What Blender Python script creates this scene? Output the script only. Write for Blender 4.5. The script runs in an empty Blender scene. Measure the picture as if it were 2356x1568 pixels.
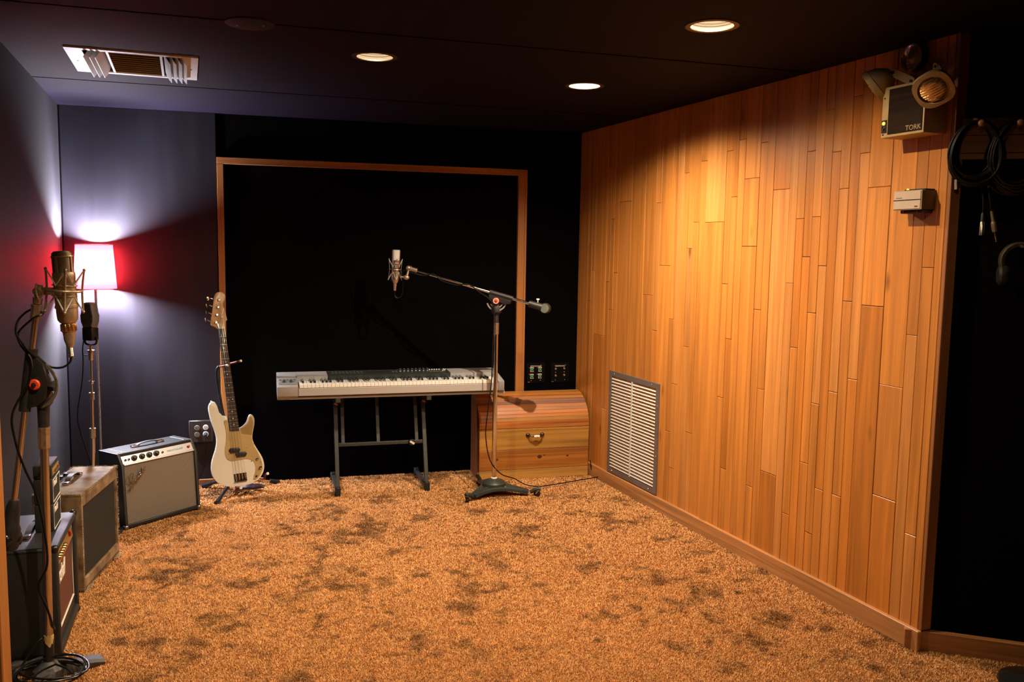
import bpy, bmesh, math, random
import numpy as np
from mathutils import Matrix, Vector, Quaternion
R = math.radians
random.seed(7)
SC = bpy.context.scene
COL = SC.collection

# ------------------------------------------------------------------ camera
cam_d = bpy.data.cameras.new('camera')
cam_d.sensor_width = 36.0
cam_d.lens = 36.0 * 2008.8 / 2356.0
cam_d.clip_start = 0.05
cam = bpy.data.objects.new('camera', cam_d)
COL.objects.link(cam)
_p, _r = 0.1040, 0.0160                      # pitch down, roll
_fw = Vector((0, math.cos(_p), -math.sin(_p)))
_r0 = Vector((1, 0, 0)); _u0 = Vector((0, math.sin(_p), math.cos(_p)))
_ri = math.cos(_r) * _r0 + math.sin(_r) * _u0
_up = -math.sin(_r) * _r0 + math.cos(_r) * _u0
cam.matrix_world = Matrix(((_ri.x, _up.x, -_fw.x, 0), (_ri.y, _up.y, -_fw.y, 0), (_ri.z, _up.z, -_fw.z, 1.6), (0, 0, 0, 1)))
SC.camera = cam

# ------------------------------------------------------------------ world, exposure
w = bpy.data.worlds.new('world'); SC.world = w; w.use_nodes = True
w.node_tree.nodes['Background'].inputs[0].default_value = (0, 0, 0, 1)
w.node_tree.nodes['Background'].inputs[1].default_value = 0.0
SC.view_settings.view_transform = 'Standard'
SC.view_settings.look = 'None'
SC.view_settings.gamma = 1.0
SC.view_settings.use_curve_mapping = False
SC.view_settings.exposure = 0.0
SC.cycles.use_denoising = True
SC.cycles.max_bounces = 8
SC.cycles.caustics_reflective = False
SC.cycles.caustics_refractive = False
SC.cycles.sample_clamp_indirect = 4.0

# lamp powers (W) and colours: ceiling cans A, B, C and the floor lamp bulb
WARM = (1.0, 0.75, 0.46)
CAN = {'A': ((-0.631, 3.995), 120.0, WARM), 'B': ((0.352, 4.605), 310.0, (1.0, 0.79, 0.60)), 'C': ((0.73, 3.372), 105.0, WARM)}
CAN_FILL = [((-0.85, 2.35), 165.0, WARM), ((0.75, 1.70), 34.0, WARM)]     # unseen cans added nearer the viewer to light the left group and rail
LAMP_POWER, LAMP_COL = 680.0, (0.86, 0.87, 1.0)
ZC = 2.445

# ------------------------------------------------------------------ materials
MATS = {}
def _mk(name):
    m = bpy.data.materials.new(name); m.use_nodes = True
    nt = m.node_tree
    return m, nt, nt.nodes, nt.links, nt.nodes['Principled BSDF']
def mat(name, col, rough=0.5, metal=0.0, var=0.12, scale=40.0, bump=0.0, coat=0.0, emis=None, spec=0.5, stretch=(1, 1, 1), rvar=0.1, trans=0.0):
    if name in MATS: return MATS[name]
    m, nt, N, L, b = _mk(name)
    tc = N.new('ShaderNodeTexCoord'); mp = N.new('ShaderNodeMapping'); mp.inputs['Scale'].default_value = stretch
    no = N.new('ShaderNodeTexNoise'); no.inputs['Scale'].default_value = scale; no.inputs['Detail'].default_value = 5
    L.new(tc.outputs['Object'], mp.inputs[0]); L.new(mp.outputs[0], no.inputs['Vector'])
    cr = N.new('ShaderNodeValToRGB'); e = cr.color_ramp.elements
    e[0].position, e[1].position = 0.3, 0.7
    e[0].color = tuple(c * (1 - var) for c in col) + (1,); e[1].color = tuple(min(1, c * (1 + var)) for c in col) + (1,)
    L.new(no.outputs['Fac'], cr.inputs[0]); L.new(cr.outputs[0], b.inputs['Base Color'])
    mr = N.new('ShaderNodeMapRange'); mr.inputs[3].default_value = max(0.02, rough - rvar); mr.inputs[4].default_value = min(1, rough + rvar)
    L.new(no.outputs['Fac'], mr.inputs[0]); L.new(mr.outputs[0], b.inputs['Roughness'])
    b.inputs['Metallic'].default_value = metal; b.inputs['Coat Weight'].default_value = coat
    b.inputs['Specular IOR Level'].default_value = spec; b.inputs['Transmission Weight'].default_value = trans
    if bump:
        bp = N.new('ShaderNodeBump'); bp.inputs['Strength'].default_value = bump; bp.inputs['Distance'].default_value = 0.002
        L.new(no.outputs['Fac'], bp.inputs['Height']); L.new(bp.outputs[0], b.inputs['Normal'])
    if emis:
        b.inputs['Emission Color'].default_value = tuple(emis[0]) + (1,); b.inputs['Emission Strength'].default_value = emis[1]
    MATS[name] = m
    return m
def wood(name, col=None, axis='z', rough=0.42, contrast=0.35, coat=0.15, fine=1.0):
    """grain along one axis of the object; the hue of each board comes from its own object colour when col is None"""
    if name in MATS: return MATS[name]
    m, nt, N, L, b = _mk(name)
    tc = N.new('ShaderNodeTexCoord'); oi = N.new('ShaderNodeObjectInfo')
    off = N.new('ShaderNodeVectorMath'); off.operation = 'MULTIPLY_ADD'
    cmb = N.new('ShaderNodeCombineXYZ')
    for i in range(3): L.new(oi.outputs['Random'], cmb.inputs[i])
    off.inputs[1].default_value = (37, 53, 91)
    L.new(cmb.outputs[0], off.inputs[0]); L.new(tc.outputs['Object'], off.inputs[2])
    s = {'x': (0.9, 26, 26), 'y': (26, 0.9, 26), 'z': (26, 26, 0.9)}[axis]
    s2 = {'x': (5, 420, 420), 'y': (420, 5, 420), 'z': (420, 420, 5)}[axis]
    mp = N.new('ShaderNodeMapping'); mp.inputs['Scale'].default_value = s; L.new(off.outputs[0], mp.inputs[0])
    no = N.new('ShaderNodeTexNoise'); no.inputs['Scale'].default_value = 1.0; no.inputs['Detail'].default_value = 6; no.inputs['Distortion'].default_value = 0.8
    L.new(mp.outputs[0], no.inputs['Vector'])
    mp2 = N.new('ShaderNodeMapping'); mp2.inputs['Scale'].default_value = s2; L.new(off.outputs[0], mp2.inputs[0])
    n2 = N.new('ShaderNodeTexNoise'); n2.inputs['Scale'].default_value = 1.0; n2.inputs['Detail'].default_value = 2; L.new(mp2.outputs[0], n2.inputs['Vector'])
    kn = N.new('ShaderNodeTexVoronoi'); kn.feature = 'F1'; kn.inputs['Scale'].default_value = 1.0
    mp3 = N.new('ShaderNodeMapping'); mp3.inputs['Scale'].default_value = {'x': (2.2, 6, 6), 'y': (6, 2.2, 6), 'z': (6, 6, 2.2)}[axis]
    L.new(off.outputs[0], mp3.inputs[0]); L.new(mp3.outputs[0], kn.inputs['Vector'])
    kr = N.new('ShaderNodeMapRange'); kr.inputs[1].default_value = 0.03; kr.inputs[2].default_value = 0.12; kr.inputs[3].default_value = 0.45; kr.inputs[4].default_value = 1.0
    L.new(kn.outputs['Distance'], kr.inputs[0])
    g1 = N.new('ShaderNodeMapRange'); g1.inputs[1].default_value = 0.3; g1.inputs[2].default_value = 0.7; g1.inputs[3].default_value = 1 - contrast; g1.inputs[4].default_value = 1 + contrast * 0.5
    L.new(no.outputs['Fac'], g1.inputs[0])
    g2 = N.new('ShaderNodeMapRange'); g2.inputs[1].default_value = 0.3; g2.inputs[2].default_value = 0.7; g2.inputs[3].default_value = 1 - 0.14 * fine; g2.inputs[4].default_value = 1 + 0.08 * fine
    L.new(n2.outputs['Fac'], g2.inputs[0])
    m1 = N.new('ShaderNodeMath'); m1.operation = 'MULTIPLY'; L.new(g1.outputs[0], m1.inputs[0]); L.new(g2.outputs[0], m1.inputs[1])
    m2 = N.new('ShaderNodeMath'); m2.operation = 'MULTIPLY'; L.new(m1.outputs[0], m2.inputs[0]); L.new(kr.outputs[0], m2.inputs[1])
    mul = N.new('ShaderNodeVectorMath'); mul.operation = 'SCALE'; L.new(m2.outputs[0], mul.inputs['Scale'])
    if col is None: L.new(oi.outputs['Color'], mul.inputs[0])
    else: mul.inputs[0].default_value = col
    L.new(mul.outputs[0], b.inputs['Base Color'])
    b.inputs['Roughness'].default_value = rough; b.inputs['Coat Weight'].default_value = coat; b.inputs['Coat Roughness'].default_value = 0.3
    bp = N.new('ShaderNodeBump'); bp.inputs['Strength'].default_value = 0.25; bp.inputs['Distance'].default_value = 0.0012
    L.new(m1.outputs[0], bp.inputs['Height']); L.new(bp.outputs[0], b.inputs['Normal'])
    MATS[name] = m
    return m
def cloth_weave(name, c0, c1, px, pz, rough=0.75, metal=0.0):
    """grille cloth: crossed threads as two wave textures"""
    if name in MATS: return MATS[name]
    m, nt, N, L, b = _mk(name)
    tc = N.new('ShaderNodeTexCoord')
    f = []
    for d, s in (('X', px), ('Z', pz)):
        wv = N.new('ShaderNodeTexWave'); wv.bands_direction = d; wv.inputs['Scale'].default_value = s; wv.inputs['Distortion'].default_value = 0.6; wv.inputs['Detail'].default_value = 1
        L.new(tc.outputs['Object'], wv.inputs['Vector']); f.append(wv)
    mx = N.new('ShaderNodeMath'); mx.operation = 'MULTIPLY_ADD'; mx.inputs[1].default_value = 0.45
    L.new(f[0].outputs['Fac'], mx.inputs[0]); 
    h = N.new('ShaderNodeMath'); h.operation = 'MULTIPLY'; h.inputs[1].default_value = 0.55; L.new(f[1].outputs['Fac'], h.inputs[0]); L.new(h.outputs[0], mx.inputs[2])
    cr = N.new('ShaderNodeValToRGB'); cr.color_ramp.elements[0].position = 0.25; cr.color_ramp.elements[1].position = 0.8
    cr.color_ramp.elements[0].color = c0 + (1,); cr.color_ramp.elements[1].color = c1 + (1,)
    L.new(mx.outputs[0], cr.inputs[0]); L.new(cr.outputs[0], b.inputs['Base Color'])
    b.inputs['Roughness'].default_value = rough; b.inputs['Metallic'].default_value = metal
    bp = N.new('ShaderNodeBump'); bp.inputs['Strength'].default_value = 0.5; bp.inputs['Distance'].default_value = 0.001
    L.new(mx.outputs[0], bp.inputs['Height']); L.new(bp.outputs[0], b.inputs['Normal'])
    MATS[name] = m
    return m

chrome = mat('chrome', (0.78, 0.76, 0.74), 0.12, 1.0, 0.05, 60, rvar=0.05)
nickel = mat('satin_nickel', (0.55, 0.50, 0.43), 0.36, 1.0, 0.08, 80)
bronze = mat('champagne_metal', (0.46, 0.36, 0.25), 0.42, 0.8, 0.12, 60)
steel_dull = mat('worn_steel', (0.64, 0.57, 0.48), 0.24, 1.0, 0.05, 12, rvar=0.04)
black_pl = mat('black_plastic', (0.012, 0.012, 0.012), 0.45, 0, 0.2, 80)
dark_iron = mat('hammered_iron', (0.042, 0.052, 0.047), 0.42, 0.35, 0.2, 160, bump=0.5)
black_rub = mat('black_rubber', (0.010, 0.010, 0.010), 0.6, 0, 0.2, 90)
cable_m = mat('cable_jacket', (0.004, 0.004, 0.004), 0.34, 0, 0.2, 60, spec=0.35)
tolex_bk = mat('black_tolex', (0.016, 0.018, 0.019), 0.42, 0, 0.35, 420, bump=0.5, spec=0.6)
white_pl = mat('white_plastic', (0.72, 0.70, 0.64), 0.35, 0, 0.04, 30)
orange_k = mat('orange_disc', (0.75, 0.07, 0.015), 0.45, 0, 0.1, 80)

# ------------------------------------------------------------------ geometry helpers
def fr(o, x, z):
    """frame matrix from origin, x axis, approximate z axis"""
    x = Vector(x).normalized(); z = Vector(z); y = z.cross(x).normalized(); z = x.cross(y)
    return Matrix(((x.x, y.x, z.x, o[0]), (x.y, y.y, z.y, o[1]), (x.z, y.z, z.z, o[2]), (0, 0, 0, 1)))
def zf(o, z):
    z = Vector(z).normalized(); a = Vector((1, 0, 0)) if abs(z.x) < 0.9 else Vector((0, 1, 0))
    x = (a - z * a.dot(z)).normalized()
    return fr(o, x, z)
def crom(pts, k=6, closed=False):
    P = [Vector(p) for p in pts]; n = len(P); out = []
    for i in range(n if closed else n - 1):
        g = (lambda j: P[j % n]) if closed else (lambda j: P[max(0, min(n - 1, j))])
        a, b, c, d = g(i - 1), g(i), g(i + 1), g(i + 2)
        for s in range(k):
            t = s / k
            out.append(0.5 * ((2 * b) + (c - a) * t + (2 * a - 5 * b + 4 * c - d) * t * t + (3 * b - a - 3 * c + d) * t ** 3))
    if not closed: out.append(P[-1])
    return out
class B:
    def __init__(s): s.bm = bmesh.new()
    def _xf(s, vs, M):
        if M is not None:
            for v in vs: v.co = M @ v.co
    def box(s, c, d, rot=None, bev=0.0, seg=1, M=None):
        m = Matrix.Translation(c) @ (rot.to_4x4() if rot is not None else Matrix()) @ Matrix.Diagonal((d[0], d[1], d[2], 1))
        r = bmesh.ops.create_cube(s.bm, size=1.0, matrix=(M @ m) if M is not None else m)
        if bev:
            es = list({e for v in r['verts'] for e in v.link_edges})
            bmesh.ops.bevel(s.bm, geom=es, offset=bev, segments=seg, affect='EDGES', profile=0.5)
        return s
    def ring_loft(s, rings, closed_loop=True, cap=(True, True), close_path=False):
        bm = s.bm; R_ = [[bm.verts.new(p) for p in r] for r in rings]; n = len(R_[0])
        m = len(R_)
        for i in range(m if close_path else m - 1):
            a, b = R_[i], R_[(i + 1) % m]
            for j in range(n if closed_loop else n - 1):
                try: bm.faces.new((a[j], a[(j + 1) % n], b[(j + 1) % n], b[j]))
                except ValueError: pass
        if not close_path:
            if cap[0]: bm.faces.new(list(reversed(R_[0])))
            if cap[1]: bm.faces.new(R_[-1])
        return s
    def cyl(s, p0, p1, r0, r1=None, n=16, cap=True):
        p0, p1 = Vector(p0), Vector(p1); r1 = r0 if r1 is None else r1
        F = zf((0, 0, 0), p1 - p0).to_3x3()
        c = [F @ Vector((math.cos(2 * math.pi * i / n), math.sin(2 * math.pi * i / n), 0)) for i in range(n)]
        return s.ring_loft([[p0 + v * r0 for v in c], [p1 + v * r1 for v in c]], cap=(cap, cap))
    def tube(s, pts, r, n=8, k=0, closed=False):
        P = crom(pts, k, closed) if k else [Vector(p) for p in pts]
        m = len(P); rings = []; x = None
        for i in range(m):
            t = (P[(i + 1) % m] - P[i - 1]) if closed else (P[min(i + 1, m - 1)] - P[max(i - 1, 0)])
            t.normalize()
            if x is None: x = zf((0, 0, 0), t).to_3x3().col[0]
            x = (x - t * x.dot(t)); x.normalize(); y = t.cross(x)
            rr = r[i] if isinstance(r, (list, tuple)) else r
            rings.append([P[i] + (x * math.cos(2 * math.pi * j / n) + y * math.sin(2 * math.pi * j / n)) * rr for j in range(n)])
        return s.ring_loft(rings, close_path=closed)
    def lathe(s, prof, o=(0, 0, 0), z=(0, 0, 1), n=24, cap=(True, True), closed=False):
        F = zf(o, z)
        rings = [[F @ Vector((max(r, 1e-4) * math.cos(2 * math.pi * j / n), max(r, 1e-4) * math.sin(2 * math.pi * j / n), h)) for j in range(n)] for r, h in prof]
        return s.ring_loft(rings, cap=cap, close_path=closed)
    def prism(s, pts, h0, h1, M=None, bev=0.0, seg=2):
        bm = s.bm
        a = [bm.verts.new((p[0], p[1], h0)) for p in pts]; b = [bm.verts.new((p[0], p[1], h1)) for p in pts]
        n = len(pts)
        f0 = bm.faces.new(list(reversed(a))); f1 = bm.faces.new(b)
        for i in range(n): bm.faces.new((a[i], a[(i + 1) % n], b[(i + 1) % n], b[i]))
        vs = a + b
        if bev:
            es = list(f0.edges) + list(f1.edges)
            r = bmesh.ops.bevel(bm, geom=es, offset=bev, segments=seg, affect='EDGES', profile=0.5)
            vs = list({v for v in r['verts']} | {v for v in vs if v.is_valid})
        if M is not None:
            seen = set()
            for v in vs:
                if v.is_valid and v not in seen: seen.add(v); v.co = M @ v.co
        return s
    def sph(s, c, r, sc=(1, 1, 1), n=14, M=None):
        m = Matrix.Translation(c) @ Matrix.Diagonal((sc[0], sc[1], sc[2], 1))
        bmesh.ops.create_uvsphere(s.bm, u_segments=n, v_segments=max(6, n // 2 + 1), radius=r, matrix=(M @ m) if M is not None else m)
        return s
    def torus(s, c, R_, r, z=(0, 0, 1), n=28, m=8, a0=0, a1=360):
        F = zf(c, z); full = abs(a1 - a0) >= 360
        k = n if full else n + 1
        pts = [F @ Vector((R_ * math.cos(R(a0 + (a1 - a0) * i / n)), R_ * math.sin(R(a0 + (a1 - a0) * i / n)), 0)) for i in range(k)]
        return s.tube(pts, r, m, closed=full)
    def out(s, name, m, parent=None, ang=38, flat=False):
        bmesh.ops.recalc_face_normals(s.bm, faces=s.bm.faces[:])
        me = bpy.data.meshes.new(name); s.bm.to_mesh(me); s.bm.free()
        if not flat:
            me.polygons.foreach_set('use_smooth', [True] * len(me.polygons)); me.set_sharp_from_angle(angle=R(ang))
        me.materials.append(m)
        o = bpy.data.objects.new(name, me); COL.objects.link(o)
        if parent is not None: o.parent = parent
        return o
def link(name, me, parent=None, M=None):
    o = bpy.data.objects.new(name, me); COL.objects.link(o)
    if parent is not None: o.parent = parent
    if M is not None: o.matrix_local = M
    return o
def thing(name, label, cat, loc=(0, 0, 0), rotz=0.0, group=None, M=None):
    o = bpy.data.objects.new(name, None); COL.objects.link(o); o.empty_display_size = 0.05
    if M is not None: o.matrix_world = M
    else: o.location = loc; o.rotation_euler = (0, 0, R(rotz))
    o['label'] = label; o['category'] = cat
    if group: o['group'] = group
    return o
def tag(o, label, cat, group=None):
    o['label'] = label; o['category'] = cat
    if group: o['group'] = group
    return o
def struct(o): o['kind'] = 'structure'; return o
def lab(o, l): o['label'] = l; return o
def text(name, s, size, m, parent, M, ext=0.0006, shear=0.0, sx=1.0, bold=0.0):
    cu = bpy.data.curves.new(name, 'FONT'); cu.body = s; cu.size = size; cu.extrude = ext; cu.shear = shear
    cu.align_x = 'CENTER'; cu.align_y = 'CENTER'; cu.resolution_u = 3; cu.offset = bold
    t = bpy.data.objects.new(name, cu); COL.objects.link(t)
    bpy.context.view_layer.update()
    me = bpy.data.meshes.new_from_object(t.evaluated_get(bpy.context.evaluated_depsgraph_get()))
    bpy.data.objects.remove(t); bpy.data.curves.remove(cu)
    me.materials.clear(); me.materials.append(m); me.name = name
    return link(name, me, parent, M @ Matrix.Diagonal((sx, 1, 1, 1)))
FACE = Matrix(((1, 0, 0, 0), (0, 0, -1, 0), (0, 1, 0, 0), (0, 0, 0, 1)))        # text standing in the local XZ plane, read from -Y
def face(x, y, z): return Matrix.Translation((x, y, z)) @ FACE

# ------------------------------------------------------------------ room shell
L0 = Vector((-2.83, 5.510, 0)); R0 = Vector((0.471, 6.427, 0)); W1 = Vector((1.671, 3.419, 0))
UB = (R0 - L0).normalized(); UW = (W1 - R0).normalized()
AB, AW = math.degrees(math.atan2(UB.y, UB.x)), math.degrees(math.atan2(UW.y, UW.x))
RW = Vector((1.717, 3.437, 0)); UR = Vector((0.951, -0.309, 0)).normalized(); AR = math.degrees(math.atan2(UR.y, UR.x))
UL = Vector((-0.352, 0.936, 0)).normalized(); AL = math.degrees(math.atan2(UL.y, UL.x))      # along the left wall, towards the back
LE = L0 - UL * 7.2
paint = mat('dark_violet_paint', (0.043, 0.037, 0.055), 0.42, 0, 0.10, 14, bump=0.12, stretch=(1, 1, 1))
def smear_paint(name, col, rough):
    m, nt, N, L, b = _mk(name)
    tc = N.new('ShaderNodeTexCoord'); mp = N.new('ShaderNodeMapping'); mp.inputs['Scale'].default_value = (9, 9, 0.9); L.new(tc.outputs['Object'], mp.inputs[0])
    n1 = N.new('ShaderNodeTexNoise'); n1.inputs['Scale'].default_value = 1.0; n1.inputs['Detail'].default_value = 5; n1.inputs['Distortion'].default_value = 0.5; L.new(mp.outputs[0], n1.inputs['Vector'])
    n2 = N.new('ShaderNodeTexNoise'); n2.inputs['Scale'].default_value = 1.7; n2.inputs['Detail'].default_value = 4; L.new(tc.outputs['Object'], n2.inputs['Vector'])
    n3 = N.new('ShaderNodeTexNoise'); n3.inputs['Scale'].default_value = 420; n3.inputs['Detail'].default_value = 2; L.new(tc.outputs['Object'], n3.inputs['Vector'])
    mm = N.new('ShaderNodeMath'); mm.operation = 'MULTIPLY'; L.new(n1.outputs['Fac'], mm.inputs[0]); L.new(n2.outputs['Fac'], mm.inputs[1])
    cr = N.new('ShaderNodeValToRGB'); cr.color_ramp.elements[0].position = 0.2; cr.color_ramp.elements[1].position = 0.42
    cr.color_ramp.elements[0].color = tuple(col) + (1,); cr.color_ramp.elements[1].color = tuple(c * 1.45 + 0.002 for c in col) + (1,)
    L.new(mm.outputs[0], cr.inputs[0]); L.new(cr.outputs[0], b.inputs['Base Color'])
    b.inputs['Roughness'].default_value = rough
    bp = N.new('ShaderNodeBump'); bp.inputs['Strength'].default_value = 0.18; bp.inputs['Distance'].default_value = 0.001
    L.new(n3.outputs['Fac'], bp.inputs['Height']); L.new(bp.outputs[0], b.inputs['Normal'])
    MATS[name] = m
    return m
paint_l = smear_paint('scuffed_violet_paint', (0.0085, 0.0072, 0.0120), 0.42)
felt_bk = mat('black_felt', (0.0022, 0.0018, 0.0022), 0.95, 0, 0.3, 200, spec=0.02)
ceil_m = mat('ceiling_paint', (0.0064, 0.0046, 0.0112), 0.75, 0, 0.10, 260, bump=0.25, spec=0.06)
def wall(name, p, q, m, t=0.1, z1=ZC):
    """vertical wall whose room face runs p to q (room on the right hand of p->q), built outwards"""
    p, q = Vector(p), Vector(q); d = (q - p).normalized(); nrm = Vector((-d.y, d.x, 0))
    b = B(); pts = [p, q, q + nrm * t, p + nrm * t]
    b.prism([(v.x, v.y) for v in pts], 0.0, z1)
    return struct(b.out(name, m, flat=True))
wall('wall_back', L0 - UB * 0.1, R0 + UB * 0.1, felt_bk)
wall('wall_left', LE, L0, smear_paint('left_wall_paint', (0.0085, 0.0070, 0.0120), 0.60))
RE = RW + UR * 2.3
wall('wall_entry', RW, RE, felt_bk)
SE = Vector((3.5, -1.4, 0))
wall('wall_side', RE, SE, paint)
wall('wall_front', SE, LE, paint)
b = B(); b.prism([(v.x, v.y) for v in (LE, L0, R0, W1, RW, RE, SE)][::-1], -0.06, 0.0)
floor = struct(b.out('floor', mat('carpet_backing', (0.20, 0.078, 0.020), 0.9, 0, 0.4, 160), flat=True))

# ceiling with holes for the cans and the air diffuser
VENT_O = Vector((-1.953, 3.862, 0)); VX = Vector((0.937, 0.349, 0)).normalized(); VY = Vector((-VX.y, VX.x, 0)); VW, VD = 0.55, 0.57
holes = [c for c, _, _ in CAN.values()] + [c for c, _, _ in CAN_FILL]
bm = bmesh.new(); edges = []
def loop(pts):
    vs = [bm.verts.new((p[0], p[1], ZC)) for p in pts]
    for i in range(len(vs)): edges.append(bm.edges.new((vs[i], vs[(i + 1) % len(vs)])))
loop([(v.x, v.y) for v in (LE - UL * 0.05, L0, R0, W1, RW, RE, SE)])
HOLE = 0.083
for c in holes: loop([(c[0] + HOLE * math.cos(R(a)), c[1] + HOLE * math.sin(R(a))) for a in range(0, 360, 12)])
ins = 0.03
loop([VENT_O + VX * a + VY * c for a, c in ((ins, ins), (VW - ins, ins), (VW - ins, VD - ins), (ins, VD - ins))])
bmesh.ops.triangle_fill(bm, use_beauty=True, use_dissolve=False, edges=edges)
me = bpy.data.meshes.new('ceiling'); bm.to_mesh(me); bm.free(); me.materials.append(ceil_m)
ceiling = struct(link('ceiling', me))
for k, (c0, ll) in enumerate((((-2.62, 4.55), 3.4), ((-1.9, 3.15), 3.6))):            # seams between the ceiling panels
    bb = B(); bb.box((ll / 2, 0, ZC - 0.0012), (ll, 0.006, 0.0022))
    o = bb.out('seam_strip', felt_bk, ceiling, flat=True); o.location = (c0[0], c0[1], 0); o.rotation_euler = (0, 0, R(AB + 2))

# painted panel on the left part of the back wall
pb = B(); pb.box((0.462, -0.006, ZC / 2), (0.924, 0.012, ZC), bev=0.002)
o = pb.out('trim_1', paint_l, flat=True); o.location = L0; o.rotation_euler = (0, 0, R(AB)); struct(o)
pb = B(); pb.box((0.005, -0.015, ZC / 2), (0.010, 0.008, ZC))
o = pb.out('trim_2', felt_bk, flat=True); o.location = L0; o.rotation_euler = (0, 0, R(AB)); struct(o)

# pine frame round the black recess of the back wall
pine = wood('pine_frame', (0.42, 0.17, 0.042), 'z', 0.5, 0.3)
pine_x = wood('pine_frame_rail', (0.40, 0.16, 0.042), 'x', 0.5, 0.35)
def frame_piece(nm, x0, x1, z0, z1, m, d=0.03):
    b = B(); cx, cz = (x0 + x1) / 2, (z0 + z1) / 2
    b.box((0, 0, 0), (x1 - x0, d, z1 - z0), bev=0.002)
    o = b.out(nm, m, flat=True); p = L0 + UB * cx; nn = Vector((UB.y, -UB.x, 0))
    o.location = (p.x + nn.x * d / 2, p.y + nn.y * d / 2, cz); o.rotation_euler = (0, 0, R(AB)); return struct(o)
frame_piece('trim_3', 0.928, 3.024, 2.124, 2.167, pine_x)
frame_piece('trim_4', 0.928, 0.968, 0.05, 2.123, pine)
frame_piece('trim_5', 2.960, 3.008, 0.05, 2.123, pine)
frame_piece('trim_6', 3.009, 3.026, 0.05, 2.167, pine, 0.026)
frame_piece('baseboard_back', 0.02, 0.92, 0.0, 0.042, pine_x, 0.022)

# ------------------------------------------------------------------ plank wall on the right
plank_m = wood('oak_plank', None, 'z', 0.40, 0.30, 0.25)
us = [0.018, 0.174, 0.228, 0.28, 0.445, 0.498, 0.554, 0.609, 0.778, 0.952, 1.082, 1.14, 1.269, 1.327, 1.384, 1.439, 1.496, 1.555, 1.613, 1.795, 1.85, 1.902, 1.96, 2.082, 2.138, 2.195, 2.319, 2.376, 2.431, 2.487, 2.544, 2.598, 2.654, 2.712, 2.769, 2.828, 2.955, 3.084, 3.141, 3.2, 3.238]
joints = {0: [1.889], 1: [1.248, 1.653], 2: [1.467], 3: [1.019], 4: [0.515, 1.392, 2.159], 5: [1.206, 1.818], 6: [1.458, 2.146], 7: [1.927], 9: [1.333], 10: [1.117, 1.9], 11: [1.521], 12: [0.521, 1.204], 13: [0.306, 0.818, 2.293], 14: [2.058], 15: [1.055, 1.625], 16: [0.558, 1.773], 17: [2.111], 18: [1.77], 19: [0.815, 1.435, 2.144], 20: [0.429, 1.142, 1.899], 21: [2.192], 22: [1.638, 1.986], 23: [0.391, 1.316, 2.158], 24: [0.914], 25: [0.497, 1.916], 26: [1.462], 27: [0.329, 1.153, 1.77], 28: [1.59, 2.081], 29: [0.612, 1.329, 1.776], 30: [0.285, 0.907, 1.55, 2.256], 31: [0.512, 2.062], 32: [0.98, 1.895], 33: [0.513, 1.397, 2.291], 34: [1.055, 2.04], 35: [1.386, 1.89], 36: [0.579, 1.059], 37: [1.282], 38: [0.466, 1.557]}
wood_wall = wall('wall_right', R0, W1, mat('plank_batten', (0.045, 0.016, 0.005), 0.8), 0.1)
# wall() puts the room on the right hand; shift the backing so that the planks stand 14 mm proud of it
for v in wood_wall.data.vertices: v.co += Vector((-UW.y, UW.x, 0)) * 0.014
rw = random.Random(3)
for c in range(40):
    zs = [0.07] + joints.get(c, []) + [ZC]
    for k in range(len(zs) - 1):
        x0, x1, z0, z1 = us[c], us[c + 1], zs[k], zs[k + 1]
        g = 0.0009
        W_, H_ = x1 - x0 - 2 * g, z1 - z0 - (0.0024 if k < len(zs) - 2 else 0.0004)
        b = B(); b.box((0, 0.0085, 0), (W_, 0.017, H_), bev=0.0017)
        o = b.out('plank', plank_m, wood_wall, flat=True)
        p = R0 + UW * (x0 + x1) / 2
        push = rw.uniform(-0.0010, 0.0010)
        o.location = (p.x - UW.y * push, p.y + UW.x * push, (z0 + z1) / 2 - 0.001); o.rotation_euler = (0, 0, R(AW))
        t = rw.random(); br = rw.uniform(0.88, 1.10)
        if t < 0.55: cc = (0.55, 0.212, 0.040)
        elif t < 0.75: cc = (0.57, 0.236, 0.058)
        elif t < 0.9: cc = (0.51, 0.182, 0.030)
        else: cc = (0.52, 0.198, 0.040)
        o.color = (cc[0] * br, cc[1] * br, cc[2] * br, 1)
# end board, baseboards, corner bead
oak_b = wood('oak_baseboard', (0.47, 0.215, 0.075), 'x', 0.45, 0.5)
oak_d = wood('oak_end_board', (0.30, 0.115, 0.034), 'z', 0.5, 0.3)
oak_r = wood('oak_rail', (0.30, 0.13, 0.045), 'x', 0.55, 0.3)
def placed(b, nm, m, o3, rz, flat=True):
    o = b.out(nm, m, flat=flat); o.location = o3; o.rotation_euler = (0, 0, R(rz)); return o
b = B(); b.box((0.009, 0.026, (ZC + 0.09) / 2), (0.018, 0.052, ZC - 0.09), bev=0.002)
struct(placed(b, 'trim_7', oak_d, W1, AW))
b = B(); b.box((1.637, -0.008, 0.045), (3.243, 0.020, 0.09), bev=0.003)
struct(placed(b, 'baseboard_right', oak_b, R0, AW))
b = B(); b.box((1.11, -0.018, 0.043), (2.3, 0.030, 0.086), bev=0.003)
struct(placed(b, 'baseboard_entry', wood('oak_baseboard_dark', (0.36, 0.15, 0.048), 'x', 0.5, 0.4), RW - UR * 0.046, AR))
# door casing at the left edge of the view and its sill
b = B(); b.box((-1.64, 2.60, 1.22), (0.165, 0.05, 2.44), bev=0.003)
struct(b.out('trim_8', wood('door_casing', (0.40, 0.155, 0.038), 'z', 0.45, 0.3), flat=True))
b = B(); b.box((-1.70, 2.88, 0.012), (0.36, 0.16, 0.022), bev=0.003)
struct(b.out('trim_9', mat('grey_sill', (0.22, 0.22, 0.21), 0.6, 0, 0.1, 30)))

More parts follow.
